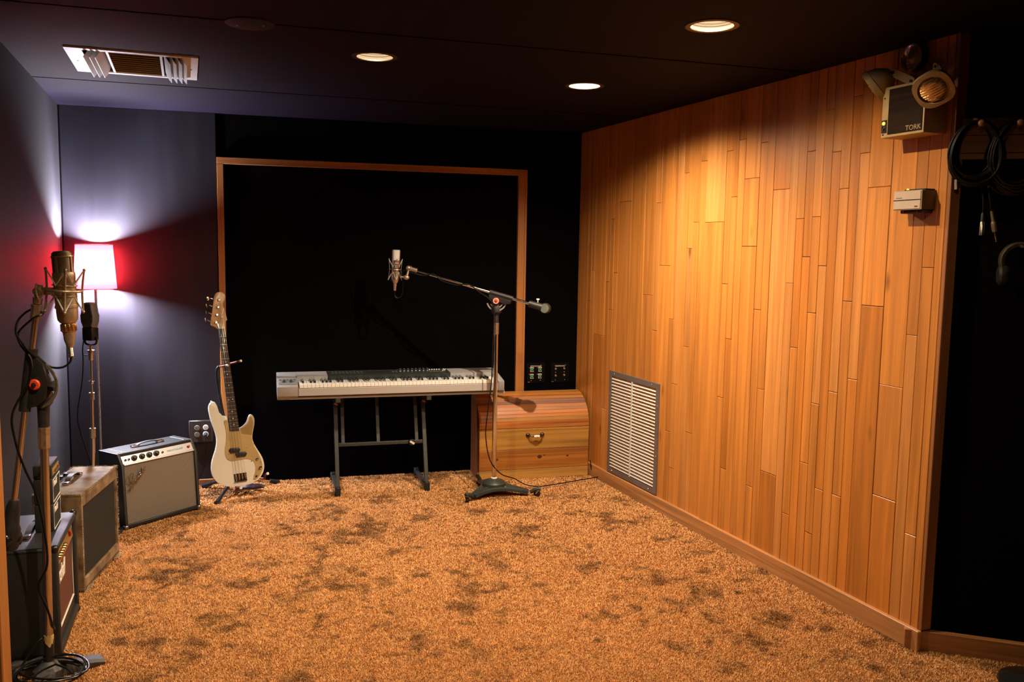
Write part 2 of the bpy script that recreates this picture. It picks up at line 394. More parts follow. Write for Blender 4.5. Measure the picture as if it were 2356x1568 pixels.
# ------------------------------------------------------------------ ceiling cans
def can_light(label, c, power, col, bulb_z, bulb_e, cone=158.0, blend=1.0):
    t = thing('ceiling_light', label, 'ceiling light', (c[0], c[1], ZC), 0, 'recessed ceiling lights')
    b = B(); b.lathe([(0.080, 0.002), (0.080, -0.003), (0.086, -0.005), (0.100, -0.003), (0.101, 0.0)], n=40, cap=(False, False))
    b.out('trim_ring', mat('can_ring', (0.035, 0.018, 0.010), 0.5), t)
    prof = []; h = -0.001; r = 0.0815
    while h < 0.12:
        prof += [(r, h), (r, h + 0.006), (r - 0.002, h + 0.0075), (r - 0.002, h + 0.0085)]; h += 0.010; r -= 0.0008
    prof.append((0.02, 0.125))
    b = B(); b.lathe(prof, n=40, cap=(False, True))
    b.out('baffle', mat('white_baffle', (0.82, 0.78, 0.72), 0.5, 0, 0.03, 20) if bulb_e > 40 else mat('dimmed_baffle', (0.36, 0.33, 0.30), 0.6, 0, 0.03, 20), t)  # other cans' white baffles painted darker, standing for their dimmer light
    b = B(); b.lathe([(0.018, bulb_z + 0.055), (0.030, bulb_z + 0.035), (0.046, bulb_z + 0.012), (0.047, bulb_z + 0.006), (0.036, bulb_z), (0.0, bulb_z - 0.002)], n=28)
    b.out('bulb', mat('bulb_glow_%d' % int(bulb_e), (0.9, 0.9, 0.9), 0.3, emis=(col, bulb_e)), t)
    ld = bpy.data.lights.new('can_lamp', 'SPOT'); ld.spot_size = R(cone); ld.spot_blend = blend; ld.energy = power; ld.color = col; ld.shadow_soft_size = 0.010
    lo = bpy.data.objects.new('can_lamp', ld); COL.objects.link(lo); lo.location = (c[0], c[1], ZC + bulb_z - 0.038)
    return t
can_light('recessed ceiling light glowing warm left of the bright one, above the keyboard', CAN['A'][0], CAN['A'][1], CAN['A'][2], 0.058, 12.0)
can_light('brightest recessed ceiling light, its bulb showing cool white near the plank wall', CAN['B'][0], CAN['B'][1], CAN['B'][2], 0.056, 60.0)
can_light('largest recessed ceiling light at top right with ribbed white baffle', CAN['C'][0], CAN['C'][1], CAN['C'][2], 0.052, 12.0, 174.0)
for i, (c, p, cl) in enumerate(CAN_FILL):
    can_light(('left' if i == 0 else 'right') + ' fill light added in the ceiling above the viewer, out of view', c, p, cl, 0.066 if i == 0 else 0.052, 12.0, 96.0 if i == 0 else 174.0, 0.5)
t = thing('ceiling_cover', 'round dark blank cover screwed to the ceiling right of the air vent', 'ceiling cover', (-1.021, 3.442, ZC))
b = B(); b.lathe([(0.0, -0.010), (0.082, -0.009), (0.092, -0.004), (0.093, 0.0)], n=36); b.out('disc', mat('dark_cover', (0.010, 0.008, 0.013), 0.6, spec=0.2), t)
for sx in (-1, 1):
    b = B(); b.lathe([(0.0, -0.0125), (0.004, -0.012), (0.005, -0.009)], (sx * 0.05, 0.0, 0), n=10); b.out('screw', mat('brass_screw', (0.6, 0.35, 0.2), 0.35, 1), t)

# ------------------------------------------------------------------ air diffuser in the ceiling
white_m = mat('white_enamel', (0.78, 0.77, 0.76), 0.4, 0, 0.05, 20)
tan_m = mat('tan_enamel', (0.34, 0.22, 0.11), 0.45, 0, 0.1, 30)
Mv = Matrix(((VX.x, VY.x, 0, VENT_O.x), (VX.y, VY.y, 0, VENT_O.y), (0, 0, 1, ZC), (0, 0, 0, 1)))
t = thing('air_vent', 'white metal ceiling air vent with louvers in the purple corner', 'vent', M=Mv)
b = B(); e = 0.07; f_ = 0.035
for c, s in (((VW / 2, f_ / 2, -0.004), (VW, f_, 0.008)), ((VW / 2, VD - f_ / 2, -0.004), (VW, f_, 0.008)), ((e / 2, VD / 2, -0.004), (e, VD - 2 * f_, 0.008)), ((VW - e / 2, VD / 2, -0.004), (e, VD - 2 * f_, 0.008))):
    b.box(c, s)
b.out('face_frame', white_m, t, flat=True)
b = B()
for c, s in (((VW / 2, VD / 2, 0.16), (VW - 0.06, VD - 0.06, 0.01)), ((0.035, VD / 2, 0.08), (0.006, VD - 0.06, 0.16)), ((VW - 0.035, VD / 2, 0.08), (0.006, VD - 0.06, 0.16)), ((VW / 2, 0.033, 0.08), (VW - 0.06, 0.006, 0.16)), ((VW / 2, VD - 0.033, 0.08), (VW - 0.06, 0.006, 0.16))):
    b.box(c, s)
b.out('duct_box', mat('duct_dark', (0.06, 0.035, 0.018), 0.7), t, flat=True)
xa, xb = 0.175, 0.385
for x in (xa - 0.006, xb + 0.006):
    b = B(); b.box((x, VD / 2, 0.002), (0.010, VD - 2 * f_, 0.016)); b.out('divider', white_m, t, flat=True)
me_s = None
for k in range(10):
    y = f_ + 0.03 + k * (VD - 2 * f_ - 0.05) / 9.0
    if me_s is None:
        b = B(); b.box((0, 0, 0), (xb - xa, 0.040, 0.0025), rot=Matrix.Rotation(R(34), 3, 'X')); o = b.out('slat', tan_m, t, flat=True); me_s = o.data
    else: o = link('slat', me_s, t)
    o.location = ((xa + xb) / 2, y, 0.004)
me_s = {}
def curved_louver(sg):
    b = B(); pts = []
    for i in range(6):
        a = i / 5; pts.append((sg * (0.030 * a * a), 0.040 - 0.072 * a))
    ring = [(p[0] - 0.0012, p[1]) for p in pts] + [(p[0] + 0.0012, p[1]) for p in reversed(pts)]
    M_ = Matrix(((1, 0, 0, 0), (0, 0, 1, -(VD - 2 * f_) / 2), (0, 1, 0, 0), (0, 0, 0, 1)))
    b.prism(ring, 0, VD - 2 * f_, M=M_); return b
for sg, xs in ((-1, (0.105, 0.130, 0.153)), (1, (0.400, 0.425, 0.449, 0.470))):
    for x in xs:
        if sg not in me_s: o = curved_louver(sg).out('louver', white_m, t); me_s[sg] = o.data
        else: o = link('louver', me_s[sg], t)
        o.location = (x, VD / 2, -0.004)
for x in (0.03, VW - 0.03):
    b = B(); b.lathe([(0.0, -0.0105), (0.004, -0.010), (0.005, -0.008)], (x, VD / 2, 0), n=10); b.out('screw', mat('dark_screw', (0.12, 0.10, 0.09), 0.4, 0.8), t)

# ------------------------------------------------------------------ floor lamp in the corner
t = thing('floor_lamp', 'floor lamp with glowing red drum shade in the corner behind the amplifiers', 'lamp', (-2.590, 5.418, 0))
lamp_steel = mat('brushed_pole', (0.55, 0.55, 0.55), 0.3, 0.9, 0.06, 60)
b = B(); b.lathe([(0.0, 0.0), (0.125, 0.0), (0.130, 0.006), (0.126, 0.018), (0.04, 0.026), (0.014, 0.040), (0.0, 0.041)], n=40); b.out('base', black_pl, t)
b = B(); b.cyl((0, 0, 0.03), (0, 0, 1.32), 0.0085, n=16); b.out('pole', lamp_steel, t)
b = B(); b.lathe([(0.0, 1.318), (0.020, 1.318), (0.020, 1.338), (0.013, 1.346), (0.0, 1.347)], n=20); b.out('socket', white_pl, t)
for a in (0, 120, 240):
    b = B(); b.cyl((0, 0, 1.328), (0.119 * math.cos(R(a)), 0.119 * math.sin(R(a)), 1.362), 0.0018, n=6); b.out('shade_spoke', lamp_steel, t)
def shade_material():
    m, nt, N, L, p = _mk('red_shade')
    N.remove(p); out = N['Material Output']
    tc = N.new('ShaderNodeTexCoord'); no = N.new('ShaderNodeTexNoise'); no.inputs['Scale'].default_value = 240
    L.new(tc.outputs['Object'], no.inputs['Vector'])
    cr = N.new('ShaderNodeValToRGB'); cr.color_ramp.elements[0].color = (0.080, 0.0021, 0.0028, 1); cr.color_ramp.elements[1].color = (0.105, 0.0029, 0.0038, 1)
    L.new(no.outputs['Fac'], cr.inputs[0])
    d = N.new('ShaderNodeBsdfDiffuse'); tr = N.new('ShaderNodeBsdfTranslucent'); mx = N.new('ShaderNodeMixShader')
    mx.inputs[0].default_value = 0.62
    L.new(cr.outputs[0], d.inputs[0]); L.new(cr.outputs[0], tr.inputs[0]); L.new(d.outputs[0], mx.inputs[1]); L.new(tr.outputs[0], mx.inputs[2]); L.new(mx.outputs[0], out.inputs[0])
    return m
b = B(); b.lathe([(0.1235, 1.318), (0.1060, 1.592)], n=48, cap=(False, False)); sh = b.out('lamp_shade', shade_material(), t)
rim = mat('shade_rim', (0.55, 0.05, 0.05), 0.7)
for r_, h_ in ((0.1235, 1.319), (0.1060, 1.591)):
    b = B(); b.torus((0, 0, h_), r_, 0.0022, n=48, m=6); b.out('rim', rim, t)
b = B(); b.lathe([(0.014, 1.345), (0.022, 1.352), (0.025, 1.368), (0.025, 1.528), (0.021, 1.545), (0.010, 1.553), (0.0, 1.554)], n=20)
b.out('bulb', mat('lamp_bulb', (0.9, 0.9, 0.9), 0.3, emis=(LAMP_COL, LAMP_POWER / (math.pi * 0.031))), t)

# ------------------------------------------------------------------ silver-faced combo amplifier
def strap_handle(t, cx, cy, z, half, m_strap, m_end, lift=0.018, wid=0.022):
    b = B(); P = crom([(cx - half, cy, z + 0.005), (cx - half * 0.6, cy, z + lift * 0.8), (cx, cy, z + lift), (cx + half * 0.6, cy, z + lift * 0.8), (cx + half, cy, z + 0.005)], 5)
    rings = [[(p.x, p.y - wid / 2, p.z), (p.x, p.y + wid / 2, p.z), (p.x, p.y + wid / 2, p.z + 0.005), (p.x, p.y - wid / 2, p.z + 0.005)] for p in P]
    b.ring_loft(rings); h = b.out('handle', m_strap, t)
    for s in (-1, 1):
        b = B(); b.box((cx + s * (half + 0.004), cy, z + 0.006), (0.048, wid + 0.006, 0.012), bev=0.004, seg=2); b.out('handle_end', m_end, h)
    return h
t = thing('guitar_amplifier', 'black combo amplifier with silver control strip and sparkling grille cloth', 'amplifier', (-2.008, 4.955, 0), 58.0)
AWD, AH, AD = 0.251, 0.430, 0.236
prof = [(0.0, 0.012), (0.022, 0.360), (0.062, AH), (AD, AH), (AD, 0.012)]
SX = Matrix(((0, 0, 1, 0), (1, 0, 0, 0), (0, 1, 0, 0), (0, 0, 0, 1)))       # profile (y,z) extruded along x
b = B()
for s in (-1, 1):
    x0 = s * AWD; b.prism(prof, min(x0, x0 - s * 0.018), max(x0, x0 - s * 0.018), M=SX, bev=0.004, seg=2)
b.box((0, (0.062 + AD) / 2, AH - 0.009), (2 * AWD - 0.03, AD - 0.062, 0.018), bev=0.003)
b.box((0, 0.071, AH - 0.012), (2 * AWD - 0.03, 0.02, 0.022), bev=0.004)
b.box((0, AD / 2, 0.022), (2 * AWD - 0.03, AD - 0.004, 0.020), bev=0.003)
b.box((0, AD - 0.02, AH / 2), (2 * AWD - 0.03, 0.012, AH - 0.04))
b.out('cabinet', tolex_bk, t)
b = B(); bz0, bz1 = 0.030, 0.362
b.prism([(0.012 + 0.0633 * bz0, bz0), (0.012 + 0.0633 * bz1, bz1), (0.026 + 0.0633 * bz1, bz1), (0.026 + 0.0633 * bz0, bz0)], -AWD + 0.018, AWD - 0.018, M=SX)
b.out('grille_cloth', cloth_weave('silver_grille', (0.035, 0.030, 0.022), (0.42, 0.38, 0.31), 95, 95, 0.55, 0.35), t, flat=True)
# control panel on the sloping chamfer
ny, nz = -0.868, 0.496
PY = lambda s, o: (0.0275 + 0.040 * s - 0.868 * -o, 0.363 + 0.070 * s * 0.80 + 0.496 * -o)
Mp = fr((0, 0.040, 0.389), (1, 0, 0), (0, ny, nz))          # panel frame: x right, y up the slope, z outwards
silver = mat('brushed_aluminium', (0.66, 0.67, 0.66), 0.35, 0.75, 0.06, 60, stretch=(1, 30, 30))
b = B(); b.box((0, 0.006, -0.004), (2 * AWD - 0.037, 0.046, 0.004), M=Mp); b.box((0, -0.022, 0.0), (2 * AWD - 0.037, 0.010, 0.006), bev=0.002, M=Mp)
cp = b.out('control_panel', silver, t, flat=True)
for x in (-0.158, -0.108, -0.061, -0.015):
    b = B(); b.lathe([(0.0165, -0.002), (0.0165, 0.004), (0.0115, 0.006), (0.0105, 0.016), (0.0085, 0.017), (0.0, 0.017)], Mp @ Vector((x, 0.006, 0)), Mp.to_3x3() @ Vector((0, 0, 1)), n=20)
    k = b.out('knob', black_pl, cp)
    k_ = None
for x in (-0.213, -0.192, 0.026):
    b = B(); b.lathe([(0.0065, -0.002), (0.0065, 0.003), (0.004, 0.004), (0.004, -0.001), (0.0, -0.001)], Mp @ Vector((x, 0.004, 0)), Mp.to_3x3() @ Vector((0, 0, 1)), n=14)
    b.out('jack' if x < 0 else 'switch', chrome, cp)
b = B(); b.lathe([(0.009, -0.002), (0.009, 0.003), (0.006, 0.008), (0.0, 0.010)], Mp @ Vector((0.205, 0.006, 0)), Mp.to_3x3() @ Vector((0, 0, 1)), n=14)
b.out('pilot_light', mat('red_jewel', (0.45, 0.03, 0.02), 0.2, 0, 0.2, 60, coat=0.6), cp)
text('lettering', 'PRINCETON-AMP', 0.0165, mat('blue_print', (0.03, 0.22, 0.42), 0.5), cp, Mp @ Matrix.Translation((0.112, 0.004, -0.0018)), 0.0004, sx=0.85)
strap_handle(t, 0.0, 0.145, AH, 0.078, black_rub, chrome)
for s in (-1, 1):
    b = B(); b.box((s * 0.205, 0.15, AH + 0.001), (0.006, 0.13, 0.002)); b.out('top_bead', mat('worn_edge', (0.35, 0.37, 0.38), 0.5), t, flat=True)
    b = B(); b.box((s * (AWD - 0.008), 0.012, 0.018), (0.022, 0.03, 0.024), bev=0.004); b.out('corner_cap', nickel, t)
    for y in (0.03, AD - 0.03):
        b = B(); b.lathe([(0.013, 0.0), (0.016, 0.013), (0.0, 0.013)], (s * 0.21, y, 0), n=12); b.out('foot', black_rub, t)
# metal script on the grille, drawn as strokes
def script(strokes, size, r, parent, M, m, name='script_logo'):
    b = B()
    for st in strokes:
        b.tube([M @ Vector((p[0] * size, p[1] * size, 0)) for p in st], r, 6, 4)
    return b.out(name, m, parent)
FEN = [[(0.22, 0.95), (0.05, 0.78), (0.0, 0.52), (0.10, 0.44), (0.25, 0.62), (0.30, 0.95), (0.26, 0.50), (0.24, 0.05), (0.18, -0.10)],
       [(0.12, 0.30), (0.30, 0.44), (0.42, 0.56)],
       [(0.40, 0.42), (0.50, 0.56), (0.46, 0.64), (0.40, 0.50), (0.46, 0.40), (0.56, 0.52)],
       [(0.56, 0.52), (0.58, 0.68), (0.57, 0.56), (0.66, 0.72), (0.68, 0.60), (0.74, 0.68)],
       [(0.86, 0.84), (0.78, 0.86), (0.76, 0.72), (0.88, 0.78), (0.92, 1.16), (0.88, 0.78), (0.96, 0.82)],
       [(0.98, 0.86), (1.06, 0.98), (1.02, 1.04), (0.97, 0.92), (1.04, 0.84), (1.12, 0.96)],
       [(1.12, 0.94), (1.14, 1.12), (1.20, 1.16), (1.28, 1.12)],
       [(0.04, -0.16), (0.10, 0.04), (0.60, 0.40), (1.22, 0.98), (0.60, 0.34), (0.10, -0.02)]]
Mg = fr((-0.215, 0.008, 0.235), (1, 0, 0), (0, -1, 0.0633))
script(FEN, 0.088, 0.0024, t, Mg, mat('script_chrome', (0.42, 0.39, 0.35), 0.2, 1.0, 0.1, 60))

# ------------------------------------------------------------------ worn tweed cabinet
def tweed_material():
    m, nt, N, L, p = _mk('worn_tweed')
    tc = N.new('ShaderNodeTexCoord')
    wv = N.new('ShaderNodeTexWave'); wv.inputs['Scale'].default_value = 160; wv.bands_direction = 'DIAGONAL'; L.new(tc.outputs['Object'], wv.inputs['Vector'])
    no = N.new('ShaderNodeTexNoise'); no.inputs['Scale'].default_value = 13; no.inputs['Detail'].default_value = 7; L.new(tc.outputs['Object'], no.inputs['Vector'])
    cr = N.new('ShaderNodeValToRGB'); e = cr.color_ramp.elements
    e[0].position, e[1].position = 0.32, 0.68; e[0].color = (0.10, 0.050, 0.018, 1); e[1].color = (0.42, 0.29, 0.16, 1)
    L.new(no.outputs['Fac'], cr.inputs[0])
    mx = N.new('ShaderNodeMixRGB'); mx.blend_type = 'MULTIPLY'; mx.inputs[0].default_value = 0.35; L.new(cr.outputs[0], mx.inputs[1]); L.new(wv.outputs['Color'], mx.inputs[2])
    L.new(mx.outputs[0], p.inputs['Base Color']); p.inputs['Roughness'].default_value = 0.8
    bp = N.new('ShaderNodeBump'); bp.inputs['Strength'].default_value = 0.5; bp.inputs['Distance'].default_value = 0.002; L.new(no.outputs['Fac'], bp.inputs['Height']); L.new(bp.outputs[0], p.inputs['Normal'])
    return m
tweed = tweed_material()
t = thing('tweed_amplifier', 'battered tweed-covered amplifier with frayed edges and dark grille', 'amplifier', (-1.977, 4.118, 0), 98.1)
TW, TH, TD = 0.262, 0.468, 0.212
b = B()
b.box((0, TD / 2, TH - 0.010), (2 * TW, TD, 0.020), bev=0.006, seg=2)
b.box((0, TD / 2, 0.022), (2 * TW, TD, 0.020), bev=0.005, seg=2)
for s in (-1, 1): b.box((s * (TW - 0.010), TD / 2, TH / 2 + 0.004), (0.020, TD, TH - 0.012), bev=0.006, seg=2)
b.box((0, 0.010, TH - 0.040), (2 * TW - 0.03, 0.020, 0.048), bev=0.004)
b.box((0, 0.010, 0.042), (2 * TW - 0.03, 0.020, 0.052), bev=0.004)
b.box((0, TD - 0.02, TH / 2), (2 * TW - 0.03, 0.012, TH - 0.03))
b.out('cabinet', tweed, t)
b = B(); b.box((0, 0.016, TH / 2 + 0.0), (2 * TW - 0.04, 0.010, TH - 0.13)); b.out('grille_cloth', cloth_weave('dark_grille', (0.006, 0.006, 0.006), (0.026, 0.025, 0.024), 150, 150, 0.8), t, flat=True)
# frayed cloth along the edges: loose threads, one part
rf = random.Random(5); b = B()
def fray(p, q, n, l, out):
    p, q, out = Vector(p), Vector(q), Vector(out)
    for i in range(n):
        c = p.lerp(q, rf.random()) ; d = (out + Vector((rf.uniform(-1, 1), rf.uniform(-1, 1), rf.uniform(-1, 1))) * 0.8).normalized()
        s = Vector((rf.uniform(-1, 1), rf.uniform(-1, 1), rf.uniform(-1, 1))).normalized() * 0.0012; L_ = l * rf.uniform(0.4, 1.2)
        v = [b.bm.verts.new(c - s), b.bm.verts.new(c + s), b.bm.verts.new(c + d * L_ + s * 0.4)]
        b.bm.faces.new(v)
for s in (-1, 1):
    fray((s * TW, 0, 0.02), (s * TW, 0, TH), 260, 0.007, (s * 0.7, -0.7, 0)); fray((s * TW, 0, TH), (s * TW, TD, TH), 160, 0.007, (s * 0.7, 0, 0.7))
fray((-TW, 0, TH), (TW, 0, TH), 260, 0.007, (0, -0.7, 0.7)); fray((TW, 0, 0.01), (TW - 0.09, 0, 0.012), 160, 0.022, (0.2, -0.8, -0.2)); fray((-TW, 0, 0.01), (-TW + 0.11, 0, 0.014), 150, 0.020, (-0.3, -0.8, -0.1))
fray((-TW, TD, TH), (TW, TD, TH), 160, 0.008, (0, 0.5, 0.6)); fray((TW - 0.12, 0.0, TH), (TW, 0.0, TH), 140, 0.014, (0.2, -0.3, 0.7))
b.out('frayed_threads', mat('pale_thread', (0.55, 0.44, 0.29), 0.8), t, flat=True)['kind'] = 'stuff'
h = strap_handle(t, 0.0, 0.125, TH, 0.075, mat('brown_leather', (0.06, 0.035, 0.02), 0.35, 0, 0.2, 60, coat=0.3), chrome, 0.026, 0.024)
b = B(); b.box((0.0, 0.185, TH - 0.001), (0.30, 0.045, 0.006), bev=0.002); pn = b.out('chrome_panel', chrome, t)
for x in (-0.10, -0.04, 0.02, 0.08):
    b = B(); b.lathe([(0.011, 0.0), (0.010, 0.012), (0.0, 0.014)], (x, 0.185, TH + 0.002), n=14); b.out('knob', black_pl, pn)

# ------------------------------------------------------------------ black combo with brown grille and gold panel
t = thing('black_amplifier', 'black amplifier with brown grille, white piping and gold knobs, nearest at left', 'amplifier', (-1.790, 3.440, 0), 109.0)
MW, MH, MD = 0.244, 0.450, 0.222
b = B()
b.box((0, MD / 2, MH - 0.013), (2 * MW, MD, 0.026), bev=0.011, seg=3)
b.box((0, MD / 2, 0.030), (2 * MW, MD, 0.036), bev=0.011, seg=3)
for s in (-1, 1): b.box((s * (MW - 0.014), MD / 2, MH / 2 + 0.006), (0.028, MD, MH - 0.012), bev=0.011, seg=3)
b.box((0, 0.024, 0.066), (2 * MW - 0.04, 0.020, 0.050)); b.box((0, MD - 0.02, MH / 2), (2 * MW - 0.03, 0.012, MH - 0.03))
b.out('cabinet', tolex_bk, t)
b = B(); b.box((0, 0.026, 0.218), (2 * MW - 0.060, 0.012, 0.255)); b.out('grille_cloth', mat('brown_grille', (0.115, 0.036, 0.018), 0.8, 0, 0.25, 300, bump=0.5), t, flat=True)
b = B()
gx, gz0, gz1 = MW - 0.034, 0.093, 0.345
b.tube([(-gx, 0.018, gz0), (gx, 0.018, gz0), (gx, 0.018, MH - 0.03), (-gx, 0.018, MH - 0.03)], 0.0042, 8, closed=True)
b.out('piping', white_pl, t)
gold = mat('gold_panel', (0.55, 0.36, 0.12), 0.35, 0.7, 0.1, 50)
b = B(); b.box((0, 0.022, 0.385), (2 * MW - 0.075, 0.012, 0.066), rot=Matrix.Rotation(R(-8), 3, 'X')); gp = b.out('control_panel', gold, t, flat=True)
for x in (-0.16, -0.13, -0.10, -0.07, -0.04, -0.01):
    b = B(); b.lathe([(0.011, 0.0), (0.010, 0.010), (0.007, 0.017), (0.0, 0.018)], (x, 0.017, 0.382), (0, -1, 0.14), n=16); b.out('knob', mat('gold_knob', (0.75, 0.52, 0.22), 0.2, 1.0, 0.05, 40), gp)
b = B(); b.box((0.13, 0.013, 0.388), (0.014, 0.014, 0.022), bev=0.002); b.out('pilot_light', mat('dim_red', (0.4, 0.01, 0.01), 0.4), gp)
text('script_logo', 'Marshall', 0.088, mat('logo_white', (0.85, 0.83, 0.78), 0.45), t, face(-0.10, 0.0175, 0.292), 0.002, 0.35, 0.72, 0.0015)
strap_handle(t, 0.0, 0.13, MH, 0.085, black_rub, chrome)
for sx in (-1, 1):
    for sy in (0, 1):
        for z in (0.018, MH - 0.008):
            if sx == 1 and sy == 1: continue
            b = B(); b.sph((sx * (MW - 0.010), 0.012 + sy * (MD - 0.024), z), 0.016, n=10); b.out('corner_cap', mat('gloss_black', (0.01, 0.01, 0.01), 0.15, 0, 0.1, 40), t)
for sx in (-1, 1):
    b = B(); b.lathe([(0.015, 0.0), (0.018, 0.013), (0.0, 0.013)], (sx * 0.20, 0.05, 0), n=12); b.out('foot', black_rub, t)
    b = B(); b.lathe([(0.015, 0.0), (0.018, 0.013), (0.0, 0.013)], (sx * 0.20, MD - 0.04, 0), n=12); b.out('foot', black_rub, t)

# tiny amplifier stack standing on it
t = thing('mini_amplifier_stack', 'tiny black amplifier stack standing on top of the nearest black amplifier', 'mini amplifier', (-1.848, 3.470, 0.450), 109.0)
def mini_box(z0, h, knobs):
    b = B(); b.box((0, 0.033, z0 + h / 2), (0.165, 0.066, h - 0.002), bev=0.005, seg=2)
    o = b.out('head' if knobs else 'speaker_cabinet', tolex_bk, t)
    if knobs:
        b = B(); b.box((0, -0.001, z0 + h * 0.42), (0.145, 0.004, h * 0.5)); b.out('gold_strip', gold, o, flat=True)
        for x in (-0.05, -0.03, -0.01, 0.01, 0.03):
            b = B(); b.lathe([(0.0055, 0), (0.005, 0.009), (0.0, 0.009)], (x, -0.003, z0 + h * 0.42), (0, -1, 0), n=10); b.out('knob', MATS['gold_knob'], o)
    else:
        b = B(); b.box((0, -0.001, z0 + h / 2), (0.148, 0.004, h - 0.016)); b.out('grille_cloth', MATS['dark_grille'], o, flat=True)
        b = B(); b.tube([(-0.076, -0.003, z0 + 0.008), (0.076, -0.003, z0 + 0.008), (0.076, -0.003, z0 + h - 0.008), (-0.076, -0.003, z0 + h - 0.008)], 0.0020, 6, closed=True); b.out('piping', white_pl, o)
        text('script_logo', 'Marshall', 0.030, MATS['logo_white'], o, face(-0.028, -0.0035, z0 + h * 0.74), 0.001, 0.35, 0.7, 0.0012)
mini_box(0.0, 0.112, False); mini_box(0.112, 0.104, False); mini_box(0.216, 0.056, True)
b = B(); b.tube([(-0.03, 0.033, 0.272), (-0.02, 0.033, 0.282), (0.02, 0.033, 0.282), (0.03, 0.033, 0.272)], 0.0035, 6, 3); b.out('handle', black_rub, t)

# ------------------------------------------------------------------ wall outlet
t = thing('power_outlet', 'dark steel wall plate with four round power sockets behind the bass guitar', 'outlet', L0 + UB * 0.724, AB)
b = B(); b.box((0.074, -0.018, 0.370), (0.152, 0.026, 0.146), bev=0.004); b.out('plate', mat('dark_steel_plate', (0.075, 0.060, 0.055), 0.4, 0.6, 0.15, 40), t)
for i, (x, z) in enumerate(((0.050, 0.394), (0.104, 0.396), (0.050, 0.350), (0.104, 0.352))):
    b = B(); b.lathe([(0.0, 0.004), (0.016, 0.004), (0.018, 0.0)], (x, -0.031, z), (0, -1, 0), n=20)
    so = b.out('socket', white_pl if i % 2 else mat('grey_socket', (0.16, 0.15, 0.12), 0.4), t)
    for dx in (-0.006, 0.006):
        b = B(); b.box((x + dx, -0.0355, z + 0.003), (0.002, 0.002, 0.008)); b.out('slot', black_pl, so, flat=True)
    b = B(); b.cyl((x, -0.0345, z - 0.008), (x, -0.0365, z - 0.008), 0.0024, n=8); b.out('slot', black_pl, so)
t2 = thing('power_plug', 'dark plug with its cord in the lower right socket of the wall plate', 'plug', L0 + UB * 0.724, AB)
b = B(); b.cyl((0.104, -0.0375, 0.352), (0.104, -0.066, 0.346), 0.013, 0.008, 12); b.out('plug_body', mat('blue_black', (0.02, 0.035, 0.05), 0.35), t2)
b = B(); b.tube([(0.104, -0.062, 0.346), (0.104, -0.072, 0.315), (0.098, -0.068, 0.22), (0.085, -0.06, 0.12), (0.03, -0.08, 0.02), (-0.05, -0.12, 0.006)], 0.003, 6, 6); b.out('cord', cable_m, t2)

# ------------------------------------------------------------------ keyboard and its stand
KA = 15.9; KL = Vector((-1.446, 5.331, 0)); KX = Vector((math.cos(R(KA)), math.sin(R(KA)), 0)); KLEN = 1.456
t = thing('keyboard', 'silver 88-key electric piano with black control panel on a dark stand', 'keyboard', (KL.x, KL.y, 0), KA)
silver_pl = mat('silver_plastic', (0.36, 0.36, 0.36), 0.42, 0.25, 0.06, 160)
silver_fr = mat('silver_front', (0.40, 0.38, 0.36), 0.5, 0.1, 0.05, 160)
KD = 0.335
b = B(); kx0, kx1 = 0.128, KLEN - 0.042
b.box(((kx0 + kx1) / 2, KD / 2 + 0.008, 0.656), (kx1 - kx0 + 0.10, KD - 0.02, 0.012))
b.box(((kx0 + kx1) / 2, KD / 2 + 0.012, 0.668), (kx1 - kx0 + 0.10, KD - 0.03, 0.014))
b.box(((kx0 + kx1) / 2, 0.075, 0.697), (kx1 - kx0, 0.15, 0.048), bev=0.002)
kb = b.out('key_bed', silver_fr, t, flat=True)
kprof = [(0.16, 0.72), (0.160, 0.7735), (0.320, 0.782), (KD, 0.772), (KD, 0.676), (0.16, 0.676)]
b = B(); b.prism(kprof, kx0 - 0.004, kx1 + 0.002, M=SX, bev=0.0015, seg=1); rp = b.out('rear_panel', silver_pl, t, flat=True)
def cheek(x0, x1, nm):
    b = B(); b.prism([(0.0, 0.676), (0.0, 0.732), (0.012, 0.738), (0.16, 0.764), (0.325, 0.781), (KD, 0.772), (KD, 0.700), (0.30, 0.650), (0.02, 0.650), (0.015, 0.664), (0.004, 0.670)], x0, x1, M=SX, bev=0.003, seg=2)
    return b.out(nm, silver_pl, t)
lc = cheek(0.0, kx0 - 0.002, 'end_cheek'); rc = cheek(kx1 + 0.002, KLEN, 'end_cheek')
Mc = fr((0.066, 0.085, 0.7535), (1, 0, 0), (0, -0.172, 0.985))
b = B(); b.box((0, 0, 0), (0.108, 0.105, 0.003), bev=0.001, M=Mc); wp = b.out('wheel_panel', mat('wheel_panel_grey', (0.22, 0.24, 0.26), 0.45, 0.3), t, flat=True)
b = B(); b.box((0, -0.040, 0.003), (0.104, 0.004, 0.005), M=Mc); b.out('trim_line', silver, wp, flat=True)
for x in (-0.022, 0.020):
    b = B(); b.cyl(Mc @ Vector((x - 0.007, -0.005, -0.008)), Mc @ Vector((x + 0.007, -0.005, -0.008)), 0.022, n=24); b.out('wheel', black_rub, wp)
for x, sx in ((-0.044, 0.016), (-0.001, 0.018), (0.042, 0.016)):
    b = B(); b.sph((x, -0.005, 0.001), 0.013, (sx / 0.016, 1.0, 0.35), 12, M=Mc); b.out('dimple', silver, wp)
    b = B(); b.box((x, 0.030, 0.0012), (0.014, 0.006, 0.003), M=Mc); b.out('slot', black_pl, wp, flat=True)
